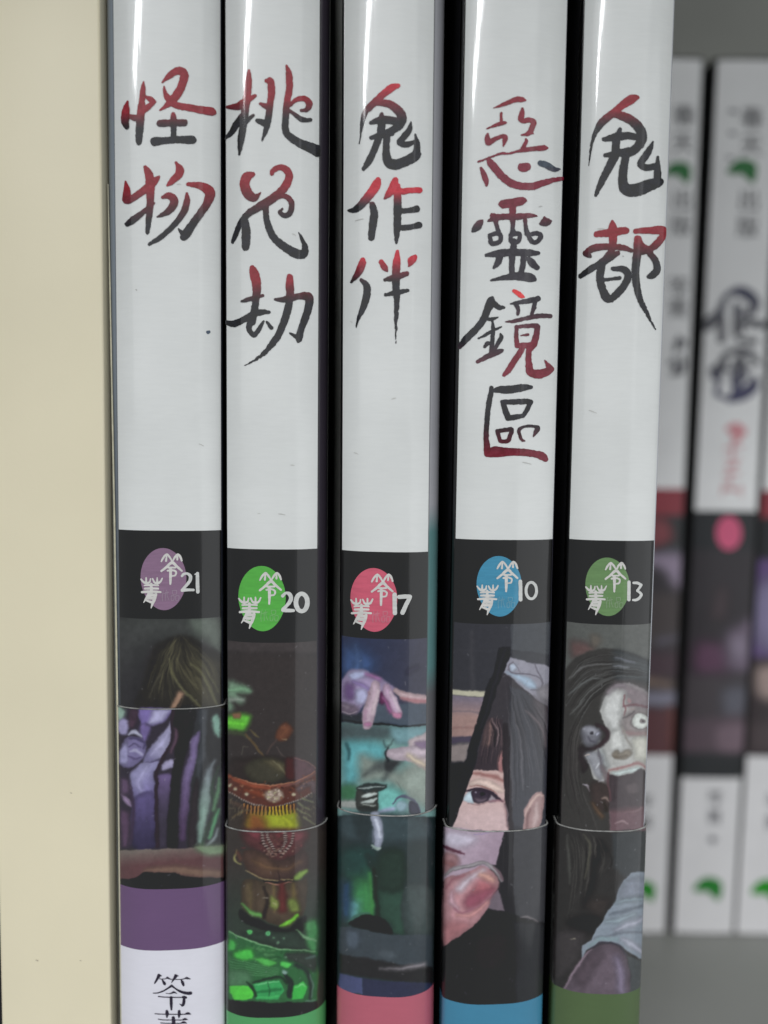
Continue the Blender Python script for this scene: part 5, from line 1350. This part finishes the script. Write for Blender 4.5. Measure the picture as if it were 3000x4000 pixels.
# ------------------------------------------------------------------ the five novels in front
WHITE = (208, 210, 208)
NOVELS = [
    dict(label="white-topped novel spine numbered 21 with a purple emblem and purple stripe", edges=((300, 456.5, 852.5), (3700, 481, 868)), yaw=4.5, rc=(0.0034, 0.0006),
         white=(655, 2073), dark=(655, 2418), band=(680, 2769), stripe=(690, 3470), foot=(690, 3709), emblem=(639, 2262, 89, 119, (134, 106, 130)), num='21', stripe_col=(102, 77, 112),
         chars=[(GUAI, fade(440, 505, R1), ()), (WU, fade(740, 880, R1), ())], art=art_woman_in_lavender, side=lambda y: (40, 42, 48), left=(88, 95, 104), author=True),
    dict(label="white-topped novel spine numbered 20 with a bright green emblem and a glowing cauldron picture", edges=((300, 886, 1245), (3700, 893, 1233)), yaw=2.5, rc=(0.0008, 0.0032),
         white=(1060, 2146), dark=(1060, 2511), band=(1070, 3248), stripe=(1070, 3973), foot=(1070, 4215), emblem=(1024, 2338, 92, 125, (86, 168, 72)), num='20', stripe_col=(80, 154, 94),
         chars=[(TAO, fade(390, 470, R1), ()), (HUA, fade(720, 860, R1), ()), (JIE, fade(1100, 1190, R1), (7,))], art=art_green_cauldron, side=lambda y: (46, 43, 48), author=False),
    dict(label="white-topped novel spine numbered 17 with a red-pink emblem and a picture of reaching hands", edges=((300, 1341, 1694), (3700, 1332, 1652)), yaw=-3.5, rc=(0.0012, 0.0036),
         white=(1500, 2156), dark=(1500, 2496), band=(1500, 3185), stripe=(1500, 3892), foot=(1500, 4130), emblem=(1461, 2343, 91, 122, (198, 92, 112)), num='17', stripe_col=(176, 92, 108),
         chars=[(GUI3, fade(340, 480, R3), ()), (ZUO, fade(750, 810, R3), ()), (BAN, fade(1010, 1110, R3), (4,))], art=art_reaching_hands,
         side=lambda y: np.where(y < 2060, 118, np.where(y < 2640, 84, 74))[:, None] * np.where((y > 2060) & (y < 2640), 1, 0)[:, None] * np.array([0.82, 1.14, 1.14]) + np.where((y > 2060) & (y < 2640), 0, 1)[:, None] * np.where(y < 2060, 118, 74)[:, None] * np.array([1, 1, 1.03]), author=False),
    dict(label="white-topped novel spine numbered 10 with a blue emblem and a girl's half-hidden face", edges=((300, 1815, 2209), (3700, 1746, 2120)), yaw=4.5, rc=(0.001, 0.001),
         white=(1975, 2109), dark=(1970, 2438), band=(1960, 3246), stripe=(1930, 3921), foot=(1930, 4150), emblem=(1950, 2290, 88, 116, (70, 138, 168)), num='10', stripe_col=(64, 128, 158),
         chars=[(EVIL, fade(400, 640, (130, 32, 46), (122, 36, 54)), ()), (LING, fade(830, 900, (114, 34, 50), (44, 40, 48)), ()), (JING_L, fade(1330, 1420, BLACK, (92, 46, 58)), ()), (JING_R, fade(1190, 1340, (44, 40, 48), (118, 32, 48)), ()), (QU, fade(1640, 1770, BLACK, (112, 32, 46)), ())],
         extra=[(EVIL_DOT, fade(650, 662, (62, 72, 84), (70, 70, 82))), (JING_DOT, fade(1120, 1160, (222, 60, 62), (222, 60, 62)))], art=art_girl_behind_bar, side=lambda y: (46, 46, 52), author=False),
    dict(label="white-topped novel spine numbered 13 with an olive green emblem, rightmost of the front row", edges=((300, 2275, 2622), (3700, 2182, 2492)), yaw=-2.0, rc=(0.001, 0.0013),
         white=(2405, 2112), dark=(2390, 2440), band=(2360, 3246), stripe=(2330, 3880), foot=(2330, 4100), emblem=(2373, 2292, 86, 112, (104, 136, 90)), num='13', stripe_col=(78, 98, 62),
         chars=[(GUI5, fade(430, 505, R1), (0,)), (DU, fade(930, 1030, R1), (11,))], art=art_screaming_woman, side=lambda y: (140, 142, 148), author=False),
]


def make_novel(q, k):
    sp = Spine(q['edges'], 0.0, math.radians(q['yaw']), bulge=0.0014, rc=q['rc'])
    base = sp.P + sp.N * -0.07
    t = thing("paperback_novel", q['label'], "book", tuple(base), "white-topped novels in the front row")
    hh = lambda key: sp.h(*q[key])
    w = sp.w

    def side_col(s, h, p):
        x, y = proj(p)
        c = np.broadcast_to(np.asarray(ink((24, 24, 28))), (len(s), 3)).copy()
        m = (s > w) & (s < w + 0.0035)
        v = q['side'](y)
        v = np.broadcast_to(np.asarray(v, float), (len(s), 3))
        c[m] = np.clip(ink(v[m]) * 1.9, 0, 0.8)  # right hinge: cover tint with room reflections painted in
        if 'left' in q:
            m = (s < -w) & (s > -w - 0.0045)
            c[m] = np.clip(ink(np.array(q['left'], float) * np.clip(1.08 - 0.55 * (y[m, None] - 1000) / 2600, 0.45, 1.05)) * 1.9, 0, 0.8)  # left hinge: grey sheen painted into the colour, darker downwards
        return c

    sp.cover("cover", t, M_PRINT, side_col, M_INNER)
    sp.patch("title_panel", t, M_PRINT, hh('white'), sp.height - 0.0004, ink(WHITE), ns=48, nh=24)
    sp.patch("emblem_panel", t, M_PRINT, hh('dark'), hh('white'), ink((23, 23, 26)), ns=48, nh=12)
    A = q['art']()
    sp.patch("cover_picture", t, M_PRINT, hh('band') - 0.0003, hh('dark'), None, ns=150, nh=int((q['band'][1] - q['dark'][1]) / 2.9), art=A)
    e = 0.00013
    ext = w + 0.0024
    exl = w + 0.0003 if 'left' in q else ext
    band = sp.patch("paper_band", t, M_BAND, hh('stripe'), hh('band'), None, -exl, ext, ns=160, nh=int((min(q['stripe'][1], 4020) - q['band'][1]) / 2.9), off=e, art=A)
    sp.patch("colour_stripe", band, M_BAND, hh('foot'), hh('stripe'), ink(np.array(q['stripe_col']) * 0.95), -exl, ext, ns=50, nh=8, off=e)
    sp.patch("author_panel", band, M_BAND, 0.0002, hh('foot'), ink((206, 205, 213)), -exl, ext, ns=50, nh=12, off=e)
    # the cut upper edge of the band: a thin proud lip following the spine
    ns = 60
    S = np.linspace(-exl - 0.0002, ext + 0.0004, ns)
    lip = 0.0001
    rows = [(hh('band') - lip * 0.4, e * 0.6), (hh('band') - lip * 0.35, e + 0.00006), (hh('band') + lip * 0.4, e + 0.00006), (hh('band') + lip * 0.6, 0.0)]
    V, F = [], []
    for h, o in rows:
        p, _ = sp.pt(S, np.full(ns, h), o)
        V += list(p)
    F = grid_faces(ns, 4)
    build("band_edge", np.array(V), F, M_EDGE, band)
    for j, (st, colf, dry) in enumerate(q['chars']):
        sp.glyph("title_character", t, M_INK, st, colf, seed=20 * k + j, dry=dry)
    for st, colf in q.get('extra', ()):
        sp.glyph("title_dot", t, M_INK, st, colf, seed=5)
    # handling marks on the white: faint rubs and flecks
    rq = np.random.default_rng(50 + k)
    for _ in range(4):
        v = rq.uniform(700, q['white'][1] - 60)
        l_, r_e = (np.interp(v, [300, 3700], [q['edges'][0][j], q['edges'][1][j]]) for j in (1, 2))
        u = rq.uniform(l_ + 25, r_e - 25)
        L_, a_ = rq.uniform(2, 34), rq.uniform(-0.35, 0.35)
        g_ = rq.uniform(184, 198) if L_ > 8 else rq.uniform(150, 175)
        sp.glyph("scuff", t, M_INK, [np.array([(u, v, 2.5), (u + L_ * 0.5 * math.cos(a_), v + L_ * 0.5 * math.sin(a_), rq.uniform(3.2, 4.6)), (u + L_ * math.cos(a_), v + L_ * math.sin(a_) + 2, 2.2)])],
                 ink((g_, g_, g_ * 0.98)), step=1.2, off=0.00005, rough=0.3, seed=int(u))
    cx, cy, rx, ry, col = q['emblem']
    f = rx / 88.0
    disc = [np.array([(cx - 0.01 * rx, cy, 2), (cx + 0.01 * rx, cy, 2)])]
    # the emblem: an egg-shaped brush blob
    tt = np.linspace(0, 2 * math.pi, 64, endpoint=False)
    bx = cx + rx * np.cos(tt) * (1 - 0.05 * np.sin(tt)) + rx * 0.03 * np.sin(tt)
    by = cy + ry * np.sin(tt) * (1 - 0.02 * np.cos(2 * tt))
    rr = [np.ones(64) * z for z in (1.0, 0.8, 0.55, 0.3)]
    PX = np.concatenate([cx + (bx - cx) * z for z in rr] + [[cx]])
    PY = np.concatenate([cy + (by - cy) * z for z in rr] + [[cy]])
    s, h = sp.sh(PX, PY)
    p, n = sp.pt(s, h, 0.00004)
    fc = []
    for r_ in range(3):
        for m in range(64):
            fc.append([r_ * 64 + m, (r_ + 1) * 64 + m, (r_ + 1) * 64 + (m + 1) % 64, r_ * 64 + (m + 1) % 64])
    fc += [[192 + (m + 1) % 64, 192 + m, 256] for m in range(64)]
    em = build("emblem", p, fc, M_INK, t, col=np.broadcast_to(ink(col), (257, 3)), nrm=n)
    rel = lambda L: [spline(np.array([((x - 640) / 6.381 * f + cx, (y - 830) / 6.381 * f + cy, z / 6.381 * f) for x, y, z in g], float), 4) for g in L]
    sp.glyph("emblem_lettering", em, M_INK, rel(SEAL), ink((202, 200, 196)), step=1.3, off=0.00007, rough=0.5, seed=3)
    sp.glyph("emblem_small_lettering", em, M_INK, rel(WORKS), ink(np.array(col) * 0.72 + 48), step=1.3, off=0.00007, rough=0.3, seed=4)
    sp.glyph("volume_number", t, M_INK, NUM[q['num']], ink((198, 199, 196)), step=1.4, off=0.00008, rough=0.4, seed=6)
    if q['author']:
        # the folded edge of the clear wrapper down the left hinge, its neighbour's cream reflection painted into the colour
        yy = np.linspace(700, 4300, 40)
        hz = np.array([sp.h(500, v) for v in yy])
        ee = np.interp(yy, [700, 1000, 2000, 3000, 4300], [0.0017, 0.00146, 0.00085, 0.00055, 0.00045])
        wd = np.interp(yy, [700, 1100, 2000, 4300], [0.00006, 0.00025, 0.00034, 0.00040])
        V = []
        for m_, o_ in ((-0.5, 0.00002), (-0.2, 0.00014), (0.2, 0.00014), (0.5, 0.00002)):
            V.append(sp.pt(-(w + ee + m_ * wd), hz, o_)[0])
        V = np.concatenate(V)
        build("fold_reflection", V, grid_faces(40, 4)[:, ::-1], M_FOLD, t)
        for st in (AUTHOR1, AUTHOR2):
            sp.glyph("author_character", band, M_INK, st, ink((44, 38, 52)), step=1.5, off=e + 0.00005, rough=0.3, seed=9)
        sp.glyph("ink_spot", t, M_INK, strokes(*Z1, [[(700, 1868, 20), (708, 1866, 18)]]), ink((70, 84, 100)), step=1.5, seed=2)
    return sp


SPINES = [make_novel(q, k) for k, q in enumerate(NOVELS)]

# ------------------------------------------------------------------ the cream book and the black block standing for the gap on its left
xl = float(at_plane(np.array([14.0]), np.array([3800.0]), 0.0)[0, 0])
a = at_plane(np.array([407.0, 434.0]), np.array([300.0, 3700.0]), 0.0)
xr = float(a[:, 0].mean())
t = thing("cream_book", "thick cream-coloured book with a plain spine, left of the novels", "book", ((xl + xr) / 2, 0.07, 0.0))
solid("cover", xl, xr, -0.0009, 0.140, 0.0, 0.216, M_CREAM, 0.00035, parent=t, seg=4)
cl = base_of(t)
for px_, py_, q_ in ((145, 3752, 5.5), (315, 3753, 3.5), (278, 3098, 4.0)):
    c_ = at_plane(np.array([px_]), np.array([py_]), -0.00096)[0]
    tt = np.linspace(0, 2 * math.pi, 9, endpoint=False)
    rr_ = q_ * 0.75 / 30000.0
    P_ = np.array([c_ + np.array([rr_ * 1.5 * math.cos(a_ + 0.5) * (1 + 0.3 * math.sin(3 * a_)), 0, rr_ * 0.8 * math.sin(a_)]) for a_ in tt])
    build("dirt_speck", P_, [list(range(9))], M_SPECK, t, smooth=False)
bl = solid("gap_block", xl - 0.016, xl - 0.0004, 0.0006, 0.14, 0.0, 0.205, M_BLACK, 0.001)  # added block, its black stands for the shaded gap
bl['label'], bl['category'] = "black block added for the dark gap left of the cream book", "book"

# ------------------------------------------------------------------ the books standing further back on the right
YB = 0.085
FAR = [
    dict(label="novel at the back with a red stripe, half hidden by the number 13 spine", edges=((300, 2560, 2742), (3600, 2434, 2597)), kind=0),
    dict(label="novel at the back with a pink round emblem and dark blue brush title", edges=((300, 2795, 3052), (3600, 2640, 2860)), kind=1),
    dict(label="novel at the back with a purple picture, cut off by the right frame edge", edges=((300, 3076, 3330), (3600, 2880, 3110)), kind=2),
]


def text_mesh(body):
    c = bpy.data.curves.new("lettering", 'FONT')
    c.body = body
    c.resolution_u = 2
    o = bpy.data.objects.new("lettering", c)
    scene.collection.objects.link(o)
    dg = bpy.context.evaluated_depsgraph_get()
    m = bpy.data.meshes.new_from_object(o.evaluated_get(dg))
    V = np.array([v.co[:2] for v in m.vertices])
    F = [list(p.vertices) for p in m.polygons]
    bpy.data.objects.remove(o)
    bpy.data.curves.remove(c)
    bpy.data.meshes.remove(m)
    return V, F


def column_text(sp, name, parent, chars, px, y0, y1, size, col, off=0.00014, dx=0.0):
    """type set vertically down a spine; px, y0, y1, size in photo pixels at that depth"""
    VV, FF = [], []
    for k, ch in enumerate(chars):
        V, F = text_mesh(ch)
        if not len(V):
            continue
        cy = y0 + (y1 - y0) * (k / max(len(chars) - 1, 1))
        cx = px + dx * (k / max(len(chars) - 1, 1))
        lo, hi = V.min(0), V.max(0)
        V = (V - (lo + hi) / 2) * size
        s, h = sp.sh(cx + V[:, 0], cy - V[:, 1])
        p, _ = sp.pt(s, h, off)
        FF += [[i + sum(len(v) for v in VV) for i in f] for f in F]
        VV.append(p)
    V = np.concatenate(VV)
    return build(name, V, FF, M_FAR, parent, col=np.broadcast_to(ink(col), (len(V), 3)), smooth=False)


LEAF = [(0, 56), (18, 26), (48, 4), (90, 6), (118, 26), (118, 66), (106, 98), (82, 84), (58, 62), (30, 64)]


def leaf(sp, parent, x, y, sc, col):
    q = spline(np.array(LEAF, float), 4, True)
    q = (q - q.mean(0)) * sc
    return blob(sp, "leaf_logo", parent, x + q[:, 0], y + q[:, 1], col)


def blob(sp, name, parent, bx, by, col):
    """a filled printed shape laid on the spine in rings, so that it follows the curve"""
    k = len(bx)
    cx, cy = bx.mean(), by.mean()
    z = np.repeat([1.0, 0.75, 0.5, 0.25], k)
    PX = np.append(cx + (np.tile(bx, 4) - cx) * z, cx)
    PY = np.append(cy + (np.tile(by, 4) - cy) * z, cy)
    s, h = sp.sh(PX, PY)
    p, n = sp.pt(s, h, 0.00012)
    f = [[a * k + m, (a + 1) * k + m, (a + 1) * k + (m + 1) % k, a * k + (m + 1) % k] for a in range(3) for m in range(k)]
    f += [[3 * k + (m + 1) % k, 3 * k + m, 4 * k] for m in range(k)]
    return build(name, p, f, M_FAR, parent, col=np.broadcast_to(ink(col), (len(p), 3)), nrm=n)


def far_art(kind):
    x0, x1 = ((2380, 2720), (2600, 3000), (2860, 3240))[kind]
    A = Art(x0, 1900, x1, 3060, (56, 52, 56), 5)
    A.T(2550, 2050, 2.1067)
    if kind == 0:
        A.poly([(-400, -320), (400, -320), (400, -60), (-400, -60)], (150, 62, 72), 16, smooth=False)
        A.poly([(-400, -70), (400, -70), (400, 250), (-400, 250)], (52, 56, 58), 16, smooth=False)
        A.poly([(-60, -60), (120, -40), (170, 120), (-60, 190)], (132, 70, 76), 30)
        A.poly([(-100, 240), (300, 240), (270, 540), (180, 520), (60, 370), (-100, 330)], (150, 136, 156), 40)
        A.poly([(-300, 560), (400, 560), (400, 1000), (-300, 1000)], (76, 68, 68), 60, smooth=False)
        A.stroke([(60, 960, 80), (200, 930, 60)], (100, 96, 108), blur=50)
        A.poly([(-300, 1040), (400, 1040), (400, 1260), (-300, 1260)], (76, 58, 66), 60, smooth=False)
        A.stroke([(-60, 1290, 90), (140, 1320, 70)], (128, 108, 98), blur=40)
        A.poly([(-300, 1370), (400, 1370), (400, 1490), (-300, 1490)], (132, 130, 146), 34, smooth=False)
        A.poly([(-300, 1510), (400, 1510), (400, 2000), (-300, 2000)], (94, 58, 62), 30, smooth=False)
        A.stroke([(150, 1520, 60), (160, 1880, 60)], (112, 62, 58), blur=40)
    elif kind == 1:
        A.poly([(100, -200), (1200, -200), (1200, 210), (100, 210)], (46, 48, 51), 16, smooth=False)
        A.poly([(100, 210), (1200, 210), (1200, 700), (100, 700)], (58, 54, 58), 40, smooth=False)
        A.poly([(540, 520), (620, 560), (600, 760), (480, 760)], (74, 62, 66), 60)
        A.poly([(350, 980), (600, 980), (620, 1210), (350, 1220)], (92, 62, 84), 60)
        A.poly([(600, 900), (700, 820), (840, 760), (860, 1180), (640, 1200), (600, 1100)], (118, 104, 122), 60)
        A.poly([(640, 950), (760, 900), (780, 1080), (650, 1100)], (134, 124, 140), 50, 0.8)
        A.poly([(200, 1240), (900, 1240), (900, 1560), (200, 1600)], (72, 66, 70), 60, smooth=False)
        A.poly([(580, 1350), (780, 1340), (760, 1560), (580, 1580)], (94, 94, 104), 60)
        A.poly([(200, 1600), (900, 1560), (900, 1880), (200, 1880)], (90, 76, 84), 50, smooth=False)
        A.poly([(520, 1640), (800, 1620), (800, 1870), (520, 1870)], (116, 98, 108), 60)
        A.poly([(100, 1880), (1200, 1880), (1200, 2300), (100, 2300)], (47, 49, 51), 20, smooth=False)
    else:
        A.poly([(500, -300), (1600, -300), (1600, -50), (500, -50)], (150, 62, 72), 16, smooth=False)
        A.poly([(500, -60), (1600, -60), (1600, 270), (500, 270)], (42, 44, 47), 20, smooth=False)
        A.poly([(700, 280), (1600, 280), (1600, 1100), (700, 1100)], (104, 82, 130), 40, smooth=False)
        A.poly([(860, 480), (1600, 400), (1600, 1000), (880, 1020)], (134, 126, 158), 60)
        A.poly([(700, 1110), (1600, 1110), (1600, 2000), (700, 2000)], (62, 54, 56), 40, smooth=False)
        A.poly([(830, 1240), (900, 1150), (1300, 1150), (1300, 1440), (900, 1440)], (158, 140, 134), 44)
        A.poly([(800, 1640), (1500, 1600), (1500, 1860), (800, 1860)], (78, 68, 70), 60, smooth=False)
    return A


for q in FAR:
    sp = Spine(q['edges'], YB, 0.0, bulge=0.0003, rc=(0.0012, 0.0012), depth=0.145, height=0.2115)
    t = thing("paperback_novel", q['label'], "book", tuple(sp.P + sp.N * -0.07), "novels standing at the back of the shelf")
    sp.cover("cover", t, M_FAR, lambda s, h, p: np.broadcast_to(ink((26, 26, 30)), (len(s), 3)), M_INNER)
    k = q['kind']
    xc = {0: 2600, 1: 2860, 2: 3060}[k]
    yw, yf = {0: (1908, 2950), 1: (1996, 3040), 2: (1916, 2955)}[k]
    xc2 = {0: 2540, 1: 2780, 2: 3000}[k]
    hw, hf = sp.h(xc, yw), sp.h(xc2, yf)
    sp.patch("title_panel", t, M_FAR, hw, sp.height - 0.0006, ink((232, 232, 232)), ns=24, nh=12)
    sp.patch("cover_picture", t, M_FAR, hf, hw, None, ns=60, nh=180, art=far_art(k))
    foot = sp.patch("author_panel", t, M_FAR, 0.0002, hf, ink((212, 211, 212)), ns=24, nh=12)
    GREY, GREEN = (66, 66, 72), (36, 112, 54)
    if k == 0:
        column_text(sp, "publisher_lettering", t, "春天", 2672, 450, 560, 88, GREY, dx=-4)
        leaf(sp, t, 2652, 674, 0.9, GREEN)
        column_text(sp, "publisher_lettering", t, "出版", 2664, 780, 880, 88, GREY, dx=-4)
        column_text(sp, "author_lettering", t, "笭菁", 2652, 1120, 1205, 84, GREY, dx=-4)
        sp.glyph("title_character", t, M_FAR, strokes(2550, 1000, 2.011, [
            [(210, 620, 14), (190, 700, 40), (170, 760, 20)], [(170, 680, 20), (240, 670, 40), (240, 720, 20)], [(140, 840, 40), (170, 820, 30), (180, 900, 40)], [(230, 780, 24), (240, 860, 44), (220, 920, 30)], [(150, 930, 30), (230, 910, 30)]]),
            ink((88, 88, 94)), step=6, off=0.0001, rough=1)
        leaf(sp, t, 2514, 3480, 0.85, (40, 130, 40))
        column_text(sp, "author_lettering", t, "笭菁", 2524, 3130, 3210, 60, GREY, dx=-4)
    elif k == 1:
        column_text(sp, "publisher_lettering", t, "春天", 2938, 460, 570, 92, GREY, dx=-4)
        sp.glyph("small_print", t, M_FAR, strokes(2500, 0, 3.16, [[(1110, 1370, 40), (1180, 1380, 50)], [(1120, 1650, 50), (1190, 1650, 30)], [(1080, 1950, 30), (1140, 1960, 40)]]), ink((128, 128, 132)), step=6, off=0.0001)
        leaf(sp, t, 2905, 668, 0.98, GREEN)
        column_text(sp, "publisher_lettering", t, "出版", 2924, 780, 885, 92, GREY, dx=-4)
        sp.glyph("title_character", t, M_FAR, strokes(2550, 1000, 2.011, [
            [(560, 340, 40), (520, 450, 70), (430, 540, 100)], [(540, 480, 60), (540, 660, 60)], [(560, 330, 34), (640, 280, 60), (720, 290, 90), (800, 360, 80), (790, 440, 50)],
            [(650, 380, 44), (650, 620, 50)], [(640, 560, 40), (760, 520, 46), (860, 540, 60)], [(680, 660, 40), (800, 670, 50)], [(700, 410, 26), (705, 600, 30)], [(745, 420, 24), (765, 560, 26)], [(650, 470, 20), (785, 445, 24)], [(830, 560, 40), (890, 540, 30)]]),
            fade(1100, 1250, (62, 64, 90), (92, 92, 98)), step=6, off=0.0001, rough=1)
        sp.glyph("title_character", t, M_FAR, strokes(2550, 1000, 2.011, [
            [(560, 820, 60), (500, 930, 100)], [(560, 780, 40), (640, 740, 50), (760, 760, 60), (820, 840, 40)], [(690, 780, 50), (680, 960, 60), (640, 1080, 60)], [(520, 1000, 40), (500, 1080, 36), (560, 1110, 36)],
            [(600, 1130, 50), (700, 1090, 90), (780, 1030, 90), (800, 970, 60)], [(640, 820, 26), (620, 1000, 30)], [(720, 820, 26), (730, 960, 30)], [(580, 900, 22), (785, 868, 24)], [(470, 900, 60), (540, 860, 70)]]),
            fade(1430, 1530, (92, 92, 98), (68, 68, 98)), step=6, off=0.0001, rough=1)
        sp.glyph("pink_lettering", t, M_FAR, strokes(2550, 1000, 2.011, [
            [(590, 1360, 40), (650, 1340, 60), (700, 1380, 70)], [(620, 1400, 30), (660, 1430, 70)], [(560, 1510, 18), (700, 1500, 18)], [(630, 1470, 16), (620, 1600, 16)], [(560, 1580, 16), (690, 1600, 16)],
            [(580, 1660, 30), (650, 1640, 40)], [(550, 1720, 18), (680, 1710, 22)], [(610, 1700, 22), (600, 1800, 30)], [(540, 1830, 20), (680, 1840, 30)], [(560, 1780, 16), (540, 1880, 16)], [(690, 1800, 20), (690, 1880, 20)]]),
            fade(1670, 1900, (210, 140, 146), (206, 170, 172)), step=6, off=0.0001, rough=1)
        tt = np.linspace(0, 2 * math.pi, 32, endpoint=False)
        blob(sp, "emblem", t, 2846 + 50 * np.cos(tt), 2082 + 66 * np.sin(tt), (206, 92, 126))
        column_text(sp, "author_lettering", t, "笭菁", 2794, 3116, 3190, 66, (84, 84, 90), dx=-4)
        sp.glyph("small_print", t, M_FAR, strokes(2400, 2900, 2.011, [[(750, 760, 30), (790, 760, 34)], [(770, 735, 20), (770, 790, 20)]]), ink((110, 110, 116)), step=5, off=0.0001)
        leaf(sp, t, 2770, 3470, 0.95, (44, 122, 52))
    else:
        column_text(sp, "author_lettering", t, "笭菁", 3022, 3130, 3212, 66, (84, 84, 90), dx=-6)
        leaf(sp, t, 2998, 3480, 1.0, (44, 140, 40))
